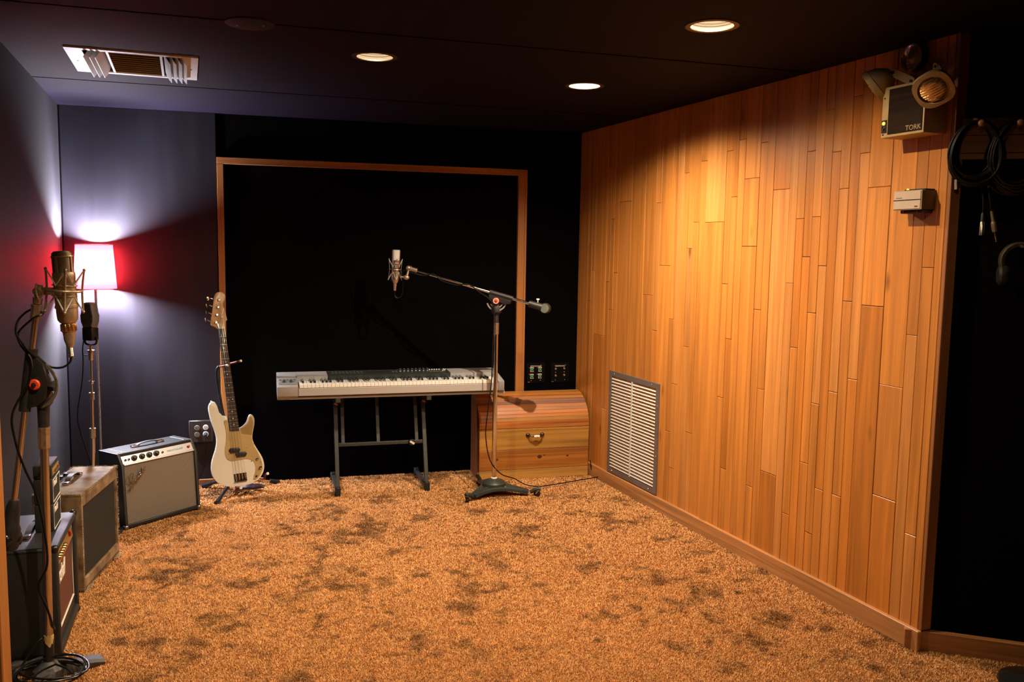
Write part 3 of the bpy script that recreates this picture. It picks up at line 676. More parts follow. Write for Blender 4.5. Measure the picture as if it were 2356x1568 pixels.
# keys
wk = (kx1 - kx0 - 0.012) / 52.0; ivory = mat('ivory_key', (0.80, 0.79, 0.74), 0.25, 0, 0.02, 20, coat=0.2)
b = B(); b.box((0, 0.0765, 0.0), (wk - 0.0013, 0.152, 0.022), bev=0.0012); o = b.out('white_key', ivory, t, flat=True); mw = o.data
for i in range(52):
    if i: o = link('white_key', mw, t)
    o.location = (kx0 + 0.006 + wk * (i + 0.5), 0.002, 0.734)
ebony = mat('ebony_key', (0.008, 0.008, 0.009), 0.16, 0, 0.1, 40, coat=0.5)
b = B(); b.prism([(0.060, 0.744), (0.063, 0.755), (0.068, 0.7575), (0.158, 0.7575), (0.158, 0.744)], -0.0058, 0.0058, M=SX, bev=0.0012, seg=1); o = b.out('black_key', ebony, t, flat=True); mb_ = o.data
first = True
for i in range(51):
    if (i % 7) in (1, 4): continue           # lowest key is A: gaps after B and E
    if not first: o = link('black_key', mb_, t)
    first = False
    o.location = (kx0 + 0.006 + wk * (i + 1), 0.002, 0)
# black control panel with display, knobs and buttons
x0, x1 = 0.318, 1.125
sl = (0.782 - 0.7735) / 0.16
b = B(); b.prism([(0.1585, 0.748), (0.1585, 0.7745), (0.312, 0.7828), (0.312, 0.78), (0.165, 0.748)], x0, x1, M=SX); cpn = b.out('control_panel', mat('panel_black', (0.020, 0.026, 0.024), 0.4, 0, 0.15, 60), t, flat=True)
top = lambda y: 0.7745 + (y - 0.16) * sl + 0.0004
b = B(); b.box((0.655, 0.245, top(0.245) + 0.001), (0.155, 0.052, 0.003), bev=0.001); b.out('display', mat('display_dark', (0.030, 0.022, 0.036), 0.2, 0, 0.1, 20), cpn, flat=True)
for i in range(8):
    b = B(); x = 0.800 + i * 0.0262
    b.lathe([(0.0095, 0), (0.0095, 0.016), (0.0075, 0.019), (0.0, 0.019)], (x, 0.255, top(0.255)), n=16); k = b.out('knob', black_rub, cpn)
    b = B(); b.lathe([(0.0098, 0.001), (0.0102, 0.002), (0.0098, 0.003)], (x, 0.255, top(0.255)), n=16, cap=(False, False)); b.out('knob_ring', silver, k)
for i in range(5):
    b = B(); b.box((1.002 + i * 0.0165, 0.275, top(0.275) + 0.003), (0.010, 0.010, 0.006), bev=0.001); b.out('button', white_pl, cpn)
for x, y in ((1.086, 0.235), (1.100, 0.250), (1.100, 0.285), (1.112, 0.280)):
    b = B(); b.box((x, y, top(y) + 0.003), (0.008, 0.010, 0.006), bev=0.001); b.out('button', white_pl, cpn)
mg = mat('grey_button', (0.06, 0.065, 0.066), 0.5)
for r_ in range(2):
    for i in range(9):
        b = B(); b.box((0.355 + i * 0.0235, 0.225 + 0.040 * r_, top(0.225 + 0.04 * r_) + 0.0015), (0.015, 0.010, 0.003), bev=0.0008); b.out('button', mg, cpn, flat=True)
for i in range(4):
    b = B(); b.box((0.750 + (i % 2) * 0.022, 0.225 + 0.035 * (i // 2), top(0.24) + 0.0015), (0.014, 0.020, 0.003), bev=0.0008); b.out('button', mg, cpn, flat=True)
for i in range(8):
    b = B(); b.box((1.000 + (i % 4) * 0.022, 0.195 + 0.030 * (i // 4), top(0.21) + 0.0015), (0.016, 0.018, 0.003), bev=0.0008); b.out('button', mg, cpn, flat=True)

# stand, in the keyboard's own frame: origin under its left front corner
t = thing('keyboard_stand', 'dark grey folding steel stand with crossbar under the silver keyboard', 'keyboard stand', (KL.x, KL.y, 0), KA)
gm = mat('graphite_steel', (0.050, 0.054, 0.050), 0.42, 0.3, 0.15, 60)
def kfr(x, y): d = Vector((x, y, 0)) - KL; return d.dot(KX), d.dot(Vector((-KX.y, KX.x, 0)))
fl = kfr(-1.103, 5.483); fr_ = kfr(-0.545, 5.648)
for (fx, fy), nm in ((fl, 'l'), (fr_, 'r')):
    b = B(); b.box((fx, fy + 0.225, 0.030), (0.026, 0.44, 0.026), bev=0.002); ft = b.out('foot', gm, t, flat=True)
    b = B(); b.box((fx, fy + 0.018, 0.032), (0.034, 0.045, 0.062), bev=0.004); b.out('foot_cap', black_rub, ft)
    b = B(); b.box((fx, fy + 0.43, 0.028), (0.034, 0.045, 0.054), bev=0.004); b.out('foot_cap', black_rub, ft)
    b = B(); p0, p1 = Vector((fx, fy + 0.030, 0.050)), Vector((fx, fy + 0.215, 0.622))
    d = (p1 - p0); ang = math.atan2(d.y, d.z)
    b.box((p0 + p1) / 2, (0.026, 0.026, d.length), rot=Matrix.Rotation(-ang, 3, 'X'), bev=0.002); b.out('leg', gm, t, flat=True)
    b = B(); b.box((fx, 0.165, 0.634), (0.030, 0.30, 0.028), bev=0.002); ar = b.out('arm', gm, t, flat=True)
    b = B(); b.box((fx + 0.005, 0.03, 0.648), (0.034, 0.03, 0.003)); b.out('pad', black_rub, ar, flat=True)
    b = B(); b.lathe([(0.020, 0.0), (0.021, 0.012), (0.016, 0.022), (0.0, 0.024)], (fx, fy + 0.175, 0.575), (0, -1, 0.2), n=18); kn = b.out('clamp_knob', black_rub, t)
    b = B(); b.box((fx, fy + 0.1495, 0.580), (0.022, 0.002, 0.012), rot=Matrix.Rotation(R(35), 3, 'Y')); b.out('knob_label', mat('amber_label', (0.35, 0.16, 0.06), 0.5), kn, flat=True)
zb = 0.315; yb = fl[1] + 0.030 + 0.185 * (zb - 0.05) / 0.572 + 0.004
b = B(); b.box(((fl[0] + fr_[0]) / 2, yb + 0.0, zb), (fr_[0] - fl[0] - 0.028, 0.020, 0.022), bev=0.002); b.out('crossbar', gm, t, flat=True)
for x in (fl[0] + 0.045, fl[0] + 0.275, fr_[0] - 0.050):
    b = B(); b.box((x, yb + 0.065, zb + 0.15), (0.022, 0.010, 0.32), rot=Matrix.Rotation(R(-18), 3, 'X'), bev=0.001); b.out('brace', gm, t, flat=True)
b = B(); b.lathe([(0.021, 0.0), (0.022, 0.014), (0.018, 0.026), (0.0, 0.028)], (fr_[0] - 0.090, yb - 0.012, zb), (0, -1, 0.1), n=20); kn = b.out('clamp_knob', black_rub, t)
b = B(); b.box((fr_[0] - 0.090, yb - 0.0415, zb + 0.003), (0.034, 0.002, 0.013), rot=Matrix.Rotation(R(33), 3, 'Y')); kl = b.out('knob_label', white_pl, kn, flat=True)

# ------------------------------------------------------------------ slatted wooden chest
CA = 15.5
t = thing('wooden_chest', 'wooden chest with rounded slatted lid in the corner by the plank wall', 'chest', (-0.213, 5.908, 0), CA)
CW, CDp, CZ, CT = 0.800, 0.258, 0.365, 0.585
cw_m = wood('chest_wood', None, 'x', 0.42, 0.45, 0.25)
cw_z = wood('chest_side', (0.22, 0.075, 0.020), 'z', 0.5, 0.3)
def setc(o, c): o.color = (c[0], c[1], c[2], 1); return o
for z0, z1, c in ((0.004, 0.072, (0.46, 0.235, 0.052)), (0.073, 0.213, (0.42, 0.150, 0.024)), (0.214, 0.362, (0.46, 0.225, 0.042))):
    b = B(); b.box((0, 0, 0), (CW, 0.020, z1 - z0 - 0.0012), bev=0.0015); o = setc(b.out('front_board', cw_m, t, flat=True), c); o.location = (CW / 2, 0.010, (z0 + z1) / 2)
cols = [(0.42, 0.145, 0.026), (0.40, 0.120, 0.020), (0.46, 0.215, 0.042), (0.47, 0.165, 0.028), (0.46, 0.150, 0.026), (0.50, 0.235, 0.090), (0.50, 0.200, 0.085), (0.20, 0.105, 0.075), (0.33, 0.155, 0.080), (0.50, 0.230, 0.075), (0.44, 0.135, 0.022), (0.47, 0.205, 0.040), (0.42, 0.150, 0.024), (0.46, 0.215, 0.045)]
NS = len(cols); a = [0.0]
def lid(tt): return Vector((0, CDp * (1 - math.cos(tt)), CZ + (CT - CZ) * math.sin(tt)))
for i in range(NS):
    t0, t1 = math.pi / 2 * i / NS, math.pi / 2 * (i + 1) / NS
    p, q = lid(t0), lid(t1); d = q - p; ang = math.atan2(d.z, d.y)
    b = B(); b.box((0, 0, -0.006), (CW, d.length - 0.0006, 0.012), bev=0.0012)
    o = setc(b.out('lid_slat', cw_m, t, flat=True), cols[i]); o.location = Vector((CW / 2, 0, 0)) + (p + q) / 2; o.rotation_euler = (ang, 0, 0)
sp = [(0.012, 0.0)] + [(lid(math.pi / 2 * k / 10).y + 0.008, lid(math.pi / 2 * k / 10).z - 0.010) for k in range(11)] + [(CDp + 0.02, CT - 0.010), (CDp + 0.02, 0.0)]
for x0, x1 in ((0.002, 0.020), (CW - 0.020, CW - 0.002)):
    b = B(); b.prism(sp, x0, x1, M=SX); b.out('side_panel', cw_z, t, flat=True)
b = B(); b.box((CW / 2, CDp + 0.012, CT / 2), (CW - 0.04, 0.016, CT - 0.02)); b.out('back_panel', cw_z, t, flat=True)
for kx, kz, kr in ((0.125, 0.150, 0.010), (0.436, 0.157, 0.015), (0.643, 0.155, 0.008), (0.47, 0.166, 0.006)):
    b = B(); b.sph((kx, 0.0, kz), kr, (1.15, 0.05, 0.9), 14); b.out('knot', mat('dark_knot', (0.07, 0.022, 0.006), 0.5, 0, 0.4, 90), t)
hx, hz = 0.398, 0.318
b = B()
for s in (-1, 1): b.sph((hx + s * 0.052, -0.006, hz), 0.013, (1.2, 0.9, 1.0), 14); 
b.tube([(hx - 0.052, -0.012, hz), (hx - 0.040, -0.026, hz - 0.006), (hx - 0.015, -0.034, hz - 0.008), (hx + 0.022, -0.034, hz - 0.008), (hx + 0.042, -0.026, hz - 0.006), (hx + 0.052, -0.012, hz)], 0.0055, 10, 5)
hd = b.out('handle', mat('dark_brass', (0.10, 0.08, 0.045), 0.3, 0.9, 0.2, 60), t)
b = B(); b.lathe([(0.006, -0.021), (0.0085, -0.019), (0.0105, 0.0), (0.0085, 0.019), (0.006, 0.021)], (hx + 0.004, -0.0345, hz - 0.008), (1, 0, 0), n=18); g_ = b.out('ceramic_grip', mat('glazed_ceramic', (0.82, 0.80, 0.76), 0.15, 0, 0.03, 30, coat=0.5), hd)
b = B(); b.sph((hx + 0.004, -0.0445, hz - 0.010), 0.005, (1.2, 0.4, 1.0), 10); b.out('painted_flower', mat('pink_glaze', (0.62, 0.26, 0.28), 0.3), g_)
b = B(); b.lathe([(0.006, -0.005), (0.008, 0.0), (0.006, 0.005)], (hx - 0.024, -0.0325, hz - 0.008), (1, 0, 0.1), n=12); b.out('collar', mat('bright_brass', (0.75, 0.55, 0.30), 0.2, 1.0, 0.05, 40), hd)

# ------------------------------------------------------------------ shared microphone-stand pieces
def star_base(feet, zc, tipw, nose=True):
    """cast three-legged base: concave outline through the three foot tips, lofted up to a domed hub; feet = local xy of the tips"""
    b = B(); out_lo, out_hi = [], []
    n = len(feet)
    for i in range(n):
        f = Vector((feet[i][0], feet[i][1], 0)); g = Vector((feet[(i + 1) % n][0], feet[(i + 1) % n][1], 0))
        d = f.normalized(); sd = Vector((-d.y, d.x, 0))
        e = g.normalized(); se = Vector((-e.y, e.x, 0))
        a0 = f - sd * tipw; a1 = f + sd * tipw; b0 = g - se * tipw
        mid = (f + g) * 0.5 * 0.40
        out_lo += [a0, a1]
        for k in range(1, 8):
            tt = k / 8; out_lo.append(a1 * (1 - tt) ** 2 + mid * 2 * tt * (1 - tt) + b0 * tt ** 2)
    def zz(p): return 0.024 + (zc - 0.030) * max(0.0, 1 - p.length / 0.26) ** 0.9
    lo = [Vector((p.x, p.y, zz(p) - 0.008)) for p in out_lo]; mid_ = [Vector((p.x, p.y, zz(p) + 0.010)) for p in out_lo]
    hi = [Vector((p.x * 0.96, p.y * 0.96, zz(p) + 0.016)) for p in out_lo]
    top = [Vector((p.x * 0.5, p.y * 0.5, zc - 0.010)) for p in out_lo]
    top2 = [Vector((p.normalized().x * 0.075, p.normalized().y * 0.075, zc - 0.004)) for p in out_lo]
    b.ring_loft([lo, mid_, hi, top, top2], cap=(True, True))
    b.lathe([(0.078, zc - 0.012), (0.076, zc + 0.010), (0.062, zc + 0.024), (0.034, zc + 0.034), (0.018, zc + 0.038), (0.0, zc + 0.038)], n=36)
    return b
def caster(parent, p, d, ang=0.0):
    """swivel caster: arched arm from the base tip, pin, fork and wheel"""
    d = Vector((d[0], d[1], 0)).normalized(); p = Vector(p); sd = Vector((-d.y, d.x, 0))
    b = B(); b.tube([p - d * 0.055 + Vector((0, 0, 0.030)), p - d * 0.030 + Vector((0, 0, 0.046)), p + Vector((0, 0, 0.056)), p + d * 0.012 + Vector((0, 0, 0.054))], [0.013, 0.013, 0.014, 0.012], 10, 0)
    ar = b.out('caster_arm', dark_iron, parent)
    b = B(); b.cyl(p + Vector((0, 0, 0.040)), p + Vector((0, 0, 0.074)), 0.0045, n=12); b.sph(p + Vector((0, 0, 0.074)), 0.0062, n=10); b.out('pin', chrome, ar)
    f = Matrix.Rotation(ang, 3, 'Z') @ d; s2 = Vector((-f.y, f.x, 0)); c = p - f * 0.014 + Vector((0, 0, 0.0205))
    b = B()
    for s in (-1, 1):
        q = [p + f * 0.010 + Vector((0, 0, 0.046)), p - f * 0.012 + Vector((0, 0, 0.046)), c - f * 0.005, c + f * 0.005]
        vs = [[v + s2 * (s * 0.010) for v in q], [v + s2 * (s * 0.012) for v in q]]
        b.ring_loft(vs)
    b.box(p + Vector((0, 0, 0.046)), (0.022, 0.024, 0.003)); fk = b.out('fork', nickel, ar)
    b = B(); b.lathe([(0.006, -0.0085), (0.0205, -0.0085), (0.0215, -0.005), (0.0215, 0.005), (0.0205, 0.0085), (0.006, 0.0085)], c, s2, n=20); b.out('wheel', black_rub, ar)
def clutch(parent, o, z, r, h, m):
    b = B(); b.lathe([(r * 0.8, 0), (r, h * 0.04), (r, h * 0.90), (r * 1.08, h * 0.91), (r * 1.08, h), (r * 0.6, h * 1.02), (0, h * 1.02)], o, z, n=8); return b.out('clutch', m, parent, ang=20)

# ------------------------------------------------------------------ boom stand in the middle of the room
CS = Vector((-0.104, 5.608, 0))
t = thing('boom_microphone_stand', 'chrome boom microphone stand on wheeled tripod base before the wooden chest', 'microphone stand', CS)
feet = [Vector((-0.262, 5.402, 0)) - CS, Vector((0.178, 5.560, 0)) - CS, Vector((-0.215, 5.842, 0)) - CS]
tips = [f * 0.80 for f in feet]
bs = star_base([(f.x, f.y) for f in tips], 0.070, 0.024).out('base', dark_iron, t)
for f, an in zip(feet, (0.4, -0.5, 0.2)): caster(bs, f + f.normalized() * 0.012, f, an)
b = B(); b.lathe([(0.020, 0.104), (0.021, 0.112), (0.017, 0.116), (0.0, 0.116)], n=24); b.out('collar', white_pl, bs)
b = B(); b.cyl((0, 0, 0.105), (0.0, 0, 1.062), 0.0148, n=24); b.out('pole', chrome, t)
clutch(t, (0, 0, 1.055), (0, 0, 1), 0.0185, 0.075, nickel)
b = B(); b.cyl((0, 0, 1.13), (0, 0, 1.19), 0.0165, n=20); b.lathe([(0.017, 1.185), (0.034, 1.200), (0.036, 1.225), (0.026, 1.250), (0.020, 1.262), (0.0, 1.262)], n=20); b.out('pivot_socket', black_rub, t)
P = Vector((0, 0, 1.277)); BF = Vector((-0.666, 5.700, 1.466)) - CS; BE = Vector((0.105, 5.545, 1.262)) - CS
bd = (BE - BF).normalized()
side = Vector((0, 0, 1)).cross(bd).normalized(); upb = bd.cross(side) * -1
if upb.z < 0: upb = -upb
cpt = BF + bd * (P - BF).dot(bd)                    # point of the boom over the pivot
Mb = Matrix(((bd.x, side.x, upb.x, cpt.x), (bd.y, side.y, upb.y, cpt.y), (bd.z, side.z, upb.z, cpt.z), (0, 0, 0, 1)))
if Mb.to_3x3().determinant() < 0: Mb = Mb @ Matrix.Diagonal((1, -1, 1, 1))
fy_ = -1 if (Mb.to_3x3() @ Vector((0, -1, 0))).y < 0 else 1         # local y sign that faces the viewer
b = B(); b.cyl(BF + bd * 0.02, BE + bd * 0.02, 0.0095, n=20); b.out('boom_tube', chrome, t)
b = B(); b.cyl(cpt - bd * 0.052 , cpt + bd * 0.105, 0.0165, n=20); b.prism([(-0.050, -0.010), (0.100, -0.010), (0.098, -0.034), (0.060, -0.052), (0.030, -0.040), (0.0, -0.052), (-0.030, -0.040), (-0.048, -0.034)], -0.011, 0.011, M=Mb @ Matrix(((1, 0, 0, 0), (0, 0, 1, 0), (0, 1, 0, 0), (0, 0, 0, 1))), bev=0.002)
bk = b.out('boom_clamp', black_pl, t)
b = B(); b.lathe([(0.020, 0.0), (0.021, 0.006), (0.017, 0.009), (0.0, 0.009)], Mb @ Vector((0.006, fy_ * 0.014, -0.042)), Mb.to_3x3() @ Vector((0, fy_, 0)), n=24); od = b.out('pivot_disc', orange_k, bk)
b = B(); b.lathe([(0.0075, 0.0), (0.0075, 0.004), (0.0, 0.005)], Mb @ Vector((0.006, fy_ * 0.023, -0.042)), Mb.to_3x3() @ Vector((0, fy_, 0)), n=14); b.out('bolt', nickel, od)
b = B(); b.torus(Mb @ Vector((0.006, fy_ * 0.0235, -0.042)), 0.0155, 0.0022, Mb.to_3x3() @ Vector((0, fy_, 0)), 24, 6); b.out('ring', mat('pale_ring', (0.6, 0.5, 0.45), 0.4), od)
# slotted quadrant plates under the clamp
cq = Mb @ Vector((0.006, 0, -0.042))
def arc(a0, a1, r, w_, m, nm, parent, th=0.004, yo=0.0):
    b = B(); pts = [(r * math.cos(R(a0 + (a1 - a0) * i / 16)), r * math.sin(R(a0 + (a1 - a0) * i / 16))) for i in range(17)]
    o2 = [((r + w_) * math.cos(R(a0 + (a1 - a0) * i / 16)), (r + w_) * math.sin(R(a0 + (a1 - a0) * i / 16))) for i in range(17)]
    F = fr(cq + Vector((0, yo, 0)), (1, -0.2, 0), (0.2, 1, 0))
    b.prism(pts + o2[::-1], -th / 2, th / 2, M=F); return b.out(nm, m, parent)
qm = mat('cast_grey', (0.42, 0.40, 0.36), 0.4, 0.6, 0.1, 60)
arc(20, 80, 0.058, 0.009, qm, 'quadrant', bk); arc(95, 165, 0.058, 0.009, qm, 'quadrant', bk); arc(30, 75, 0.040, 0.007, qm, 'quadrant', bk); arc(105, 150, 0.040, 0.007, qm, 'quadrant', bk)
b = B(); b.cyl(BE, BE + bd * 0.085, 0.0215, 0.024, n=24); wgt = b.out('counterweight', black_pl, t)
b = B(); kd = Vector((-0.30, -0.95, 0.05)).normalized(); b.lathe([(0.0315, -0.022), (0.0335, -0.018), (0.0335, 0.012), (0.030, 0.017), (0.0, 0.018)], BE + bd * 0.108, kd, n=28); kn = b.out('end_knob', black_pl, wgt, ang=30)
b = B(); b.lathe([(0.0285, 0.0), (0.0285, 0.0015), (0.0, 0.002)], BE + bd * 0.108 + kd * 0.0175, kd, n=28); b.out('disc_face', mat('grey_green_disc', (0.085, 0.095, 0.075), 0.6), kn)
b = B(); q = BE + bd * 0.058; b.cyl(q + Vector((0, 0, 0.02)), q + Vector((0, 0, 0.040)), 0.003, n=10); b.box(q + Vector((0, 0, 0.043)), (0.020, 0.004, 0.010), bev=0.002); b.out('thumbscrew', white_pl, wgt)
clutch(t, BF + bd * 0.045, -bd, 0.0165, 0.050, nickel)
b = B(); b.sph(BF - bd * 0.016, 0.0175, n=16); b.lathe([(0.018, 0), (0.018, 0.006), (0.012, 0.010)], BF - bd * 0.004, bd, n=18); b.out('swivel_knob', bronze, t)
b = B(); b.sph(BF + Vector((-0.028, -0.012, -0.056)), 0.016, (1.3, 1, 1), 16); b.cyl(BF - bd * 0.010, BF + Vector((-0.028, -0.010, -0.056)), 0.008, n=12); b.cyl(BF + Vector((-0.028, -0.012, -0.056)), BF + Vector((-0.062, -0.010, -0.052)), 0.006, n=10); b.out('swivel_joint', bronze, t)

def shock_mount(label, c, r0, h, m, tilt=0.0, phase=45, wire=0.0022, cat='shock mount', rr=None, spread=1.0, lean=0.0):
    t = thing('shock_mount', label, cat, M=Matrix.Translation(c) @ Matrix.Rotation(R(tilt), 4, 'Y'))
    rr = rr or r0 * 1.45
    b = B(); b.torus((0, 0, 0), rr, wire * 1.5, n=36, m=8); ri = b.out('ring', m, t)
    tops, bots = [], []
    for k in range(4):
        a = R(phase + 90 * k); u = Vector((math.cos(a), math.sin(a), 0))
        tp = u * rr * 1.16 * spread + Vector((0, 0, h * 0.5)); bt = u * rr * 1.16 * spread - Vector((0, 0, h * 0.5)); tops.append(tp); bots.append(bt)
        b = B(); b.tube([tp, u * rr + Vector((0, 0, 0)), bt], wire * 1.25, 8, 5); b.sph(tp, wire * 1.9, n=8); b.sph(bt, wire * 1.9, n=8); b.out('arm', m, t)
    cord = mat('elastic_cord', (0.60, 0.56, 0.52), 0.6, 0, 0.05, 60)
    for k in range(4):
        a = R(phase + 45 + 90 * k); u = Vector((math.cos(a), math.sin(a), 0)) * r0 * 1.06
        for e, z in ((tops, h * 0.12), (bots, -h * 0.12)):
            p_ = u + Vector((0, 0, z)); b = B(); b.tube([e[k], p_, e[(k + 1) % 4]], wire * 0.85, 6); b.out('elastic_cord', cord, t)
    for z in (h * 0.12, -h * 0.12):
        b = B(); b.torus((0, 0, z), r0 * 1.05, wire * 0.8, n=32, m=6); b.out('inner_ring', m, t)
    return t
MC = Vector((-0.768, 5.722, 1.474))
shock_mount('spidery wire shock mount round the silver microphone at the boom tip', MC + Vector((-0.002, 0, -0.014)), 0.0265, 0.135, nickel, 2.0, 20, 0.0019)
# nickel side-address microphone
t = thing('studio_microphone', 'silver side-address studio microphone hanging in wires above the keyboard', 'microphone', M=Matrix.Translation(MC) @ Matrix.Rotation(R(2), 4, 'Y') @ Matrix.Rotation(R(12), 4, 'Z'))
mesh_s = mat('silver_mesh', (0.50, 0.48, 0.44), 0.45, 0.7, 0.25, 900, bump=0.6)
b = B(); b.lathe([(0.0, -0.105), (0.016, -0.104), (0.0235, -0.088), (0.0262, -0.075), (0.0265, 0.020), (0.0272, 0.022), (0.0272, 0.028), (0.0262, 0.030), (0.0262, 0.034), (0.0272, 0.036), (0.0272, 0.046), (0.0255, 0.048), (0.0, 0.048)], n=32); b.out('body', nickel, t)
b = B(); rings = []
for z, w_, d_ in ((0.046, 0.0262, 0.0255), (0.060, 0.0262, 0.0245), (0.098, 0.0270, 0.0165), (0.110, 0.0262, 0.0135), (0.114, 0.0235, 0.0105)):
    rings.append([(w_ * math.copysign(abs(math.cos(a_)) ** 0.55, math.cos(a_)), d_ * math.copysign(abs(math.sin(a_)) ** 0.7, math.sin(a_)), z) for a_ in [2 * math.pi * i / 28 for i in range(28)]])
b.ring_loft(rings); b.out('head_grille', mesh_s, t)
b = B(); b.box((0.0, -0.0268, 0.004), (0.013, 0.002, 0.020), bev=0.001); b.out('badge', mat('pale_blue_badge', (0.45, 0.55, 0.66), 0.3), t)
b = B(); b.lathe([(0.0, -0.152), (0.008, -0.152), (0.0095, -0.128), (0.0115, -0.118), (0.0115, -0.100), (0.0, -0.100)], n=18); b.out('connector', bronze, t)
# its cable: loop at the microphone, along the boom, down the stand and across the carpet
zf_ = 0.022
def W3(v): return (v[0], v[1], v[2])
bm0 = CS + BF; bdw = bd
pts = [MC + Vector((-0.006, 0, -0.150)), MC + Vector((-0.004, 0, -0.185)), MC + Vector((0.014, 0, -0.200)), MC + Vector((0.042, 0, -0.175)), MC + Vector((0.050, 0, -0.08)), MC + Vector((0.052, -0.01, -0.02)), bm0 + bdw * 0.02 + Vector((0, -0.014, -0.022))]
for k, s_ in enumerate((0.10, 0.16, 0.22, 0.32, 0.40, 0.47)):
    pts.append(bm0 + bdw * s_ + (Vector((0, -0.012, 0.010)) if k % 3 == 1 else Vector((0, -0.010, -0.016))))
pts += [Vector((-0.135, 5.575, 1.27)), Vector((-0.118, 5.560, 1.18)), Vector((-0.124, 5.560, 0.95)), Vector((-0.128, 5.560, 0.75)), Vector((-0.150, 5.555, 0.55)), Vector((-0.160, 5.550, 0.40)), Vector((-0.130, 5.560, 0.24)), Vector((-0.060, 5.640, 0.13)), Vector((0.030, 5.730, 0.075)), Vector((0.110, 5.760, 0.026)), Vector((0.200, 5.740, zf_)), Vector((0.330, 5.810, zf_)), Vector((0.500, 5.930, zf_)), Vector((0.610, 6.000, zf_)), Vector((0.625, 6.060, zf_)), Vector((0.590, 6.100, 0.03)), Vector((0.570, 6.095, 0.12))]
b = B(); b.tube(pts, 0.0036, 8, 6); tag(b.out('microphone_cable', cable_m), 'black cable twisted round the boom and trailing on the carpet to the chest', 'cable')

# ------------------------------------------------------------------ near boom stand at the left
NB = Vector((-1.690, 3.080, 0))
t = thing('worn_boom_stand', 'tall worn boom microphone stand with heavy cast foot nearest the viewer at left', 'microphone stand', NB)
d0 = Vector((-1.562, 3.197, 0)) - NB; rr_ = d0.length
fts = [Matrix.Rotation(R(a_), 3, 'Z') @ d0 for a_ in (0, 122, 240)]
iron2 = mat('grey_cast_iron', (0.055, 0.052, 0.055), 0.55, 0.25, 0.3, 40, bump=0.2)
b = B()
for f in fts:
    d = f.normalized(); s = Vector((-d.y, d.x, 0))
    q = [(f * 0.15, 0.034, 0.050), (f * 0.60, 0.028, 0.034), (f * 0.86, 0.034, 0.030), (f * 1.06, 0.038, 0.022)]
    rings = [[p_ - s * w_ + Vector((0, 0, 0.008)), p_ + s * w_ + Vector((0, 0, 0.008)), p_ + s * w_ + Vector((0, 0, z_ * 0.8)), p_ + s * w_ * 0.7 + Vector((0, 0, z_ + 0.004)), p_ - s * w_ * 0.7 + Vector((0, 0, z_ + 0.004)), p_ - s * w_ + Vector((0, 0, z_ * 0.8))] for p_, w_, z_ in q]
    b.ring_loft(rings)
b.lathe([(0.0, 0.012), (0.055, 0.012), (0.055, 0.040), (0.036, 0.058), (0.024, 0.068), (0.0, 0.068)], n=28)
bs = b.out('base', iron2, t)
b = B(); b.lathe([(0.020, 0.0), (0.022, 0.010), (0.010, 0.020), (0.0, 0.021)], Vector((0.045, -0.110, 0.030)), n=18); b.out('chrome_nut', chrome, bs)
PT = Vector((0.018, 0, 1.06))
def pol(z): return PT * (z / 1.06) if False else Vector((0.018 * z / 1.06, 0, z))
b = B(); b.cyl(pol(0.06), pol(0.16), 0.0165, n=24); b.out('lower_pole', mat('blackened_steel', (0.06, 0.055, 0.05), 0.35, 0.8, 0.3, 30), t)
b = B(); b.cyl(pol(0.155), pol(0.875), 0.0152, 0.0142, n=24); b.out('pole', steel_dull, t)
b = B(); b.cyl(pol(0.140), pol(0.163), 0.0170, n=24); rt = random.Random(2)
for v in b.bm.verts:
    if v.co.z < 0.150: v.co.z += rt.uniform(-0.018, 0.012)
    else: v.co.z += rt.uniform(-0.006, 0.006)
b.out('torn_tape', mat('old_tape', (0.50, 0.33, 0.13), 0.6, 0, 0.2, 90), t)
clutch(t, pol(0.862), (0.018, 0, 1.06), 0.0205, 0.080, nickel)
b = B(); b.cyl(pol(0.935), pol(1.02), 0.0185, 0.0205, n=20); b.lathe([(0.021, 0), (0.032, 0.015), (0.033, 0.045), (0.024, 0.070), (0.016, 0.085), (0.0, 0.09)], pol(1.015), n=22); b.out('pivot_socket', black_pl, t)
B0 = Vector((-1.795, 3.040, 0.520)) - NB; B1 = Vector((-1.668, 3.058, 1.385)) - NB; d = (B1 - B0).normalized()
b = B(); b.cyl(B0 + d * 0.10, B1 - d * 0.03, 0.0102, n=20); b.out('boom_tube', steel_dull, t)
pc = B0 + d * 0.575
Fx = fr(pc, d, Vector((0, -1, 0)))           # x along boom, z towards the viewer
b = B(); b.cyl(pc - d * 0.085, pc + d * 0.140, 0.0195, n=20); b.prism([(-0.075, -0.008), (0.125, -0.008), (0.095, -0.050), (0.030, -0.078), (-0.030, -0.070), (-0.060, -0.045)], -0.014, 0.014, M=Fx, bev=0.003)
cl = b.out('boom_clamp', black_pl, t)
oc = Fx @ Vector((0.018, -0.034, 0.016)); vz = Fx.to_3x3() @ Vector((0, 0, 1))
b = B(); b.lathe([(0.0190, 0.0), (0.0195, 0.005), (0.016, 0.008), (0.0, 0.008)], oc, vz, n=28); od = b.out('pivot_disc', orange_k, cl)
b = B(); b.lathe([(0.008, 0.0), (0.008, 0.005), (0.0, 0.006)], oc + vz * 0.0075, vz, n=14); b.out('bolt', black_rub, od)
b = B(); b.lathe([(0.012, -0.01), (0.020, 0.004), (0.018, 0.016), (0.0, 0.018)], Fx @ Vector((0.020, -0.082, 0.0)), Fx.to_3x3() @ Vector((0, -1, 0)), n=6); b.out('wing_knob', black_rub, cl)
Fq = Matrix(((1, 0, 0, oc.x - 0.018), (0, 0, -1, oc.y + 0.022), (0, 1, 0, oc.z - 0.004), (0, 0, 0, 1)))
wq = mat('worn_quadrant', (0.16, 0.14, 0.115), 0.5, 0.6, 0.4, 50)
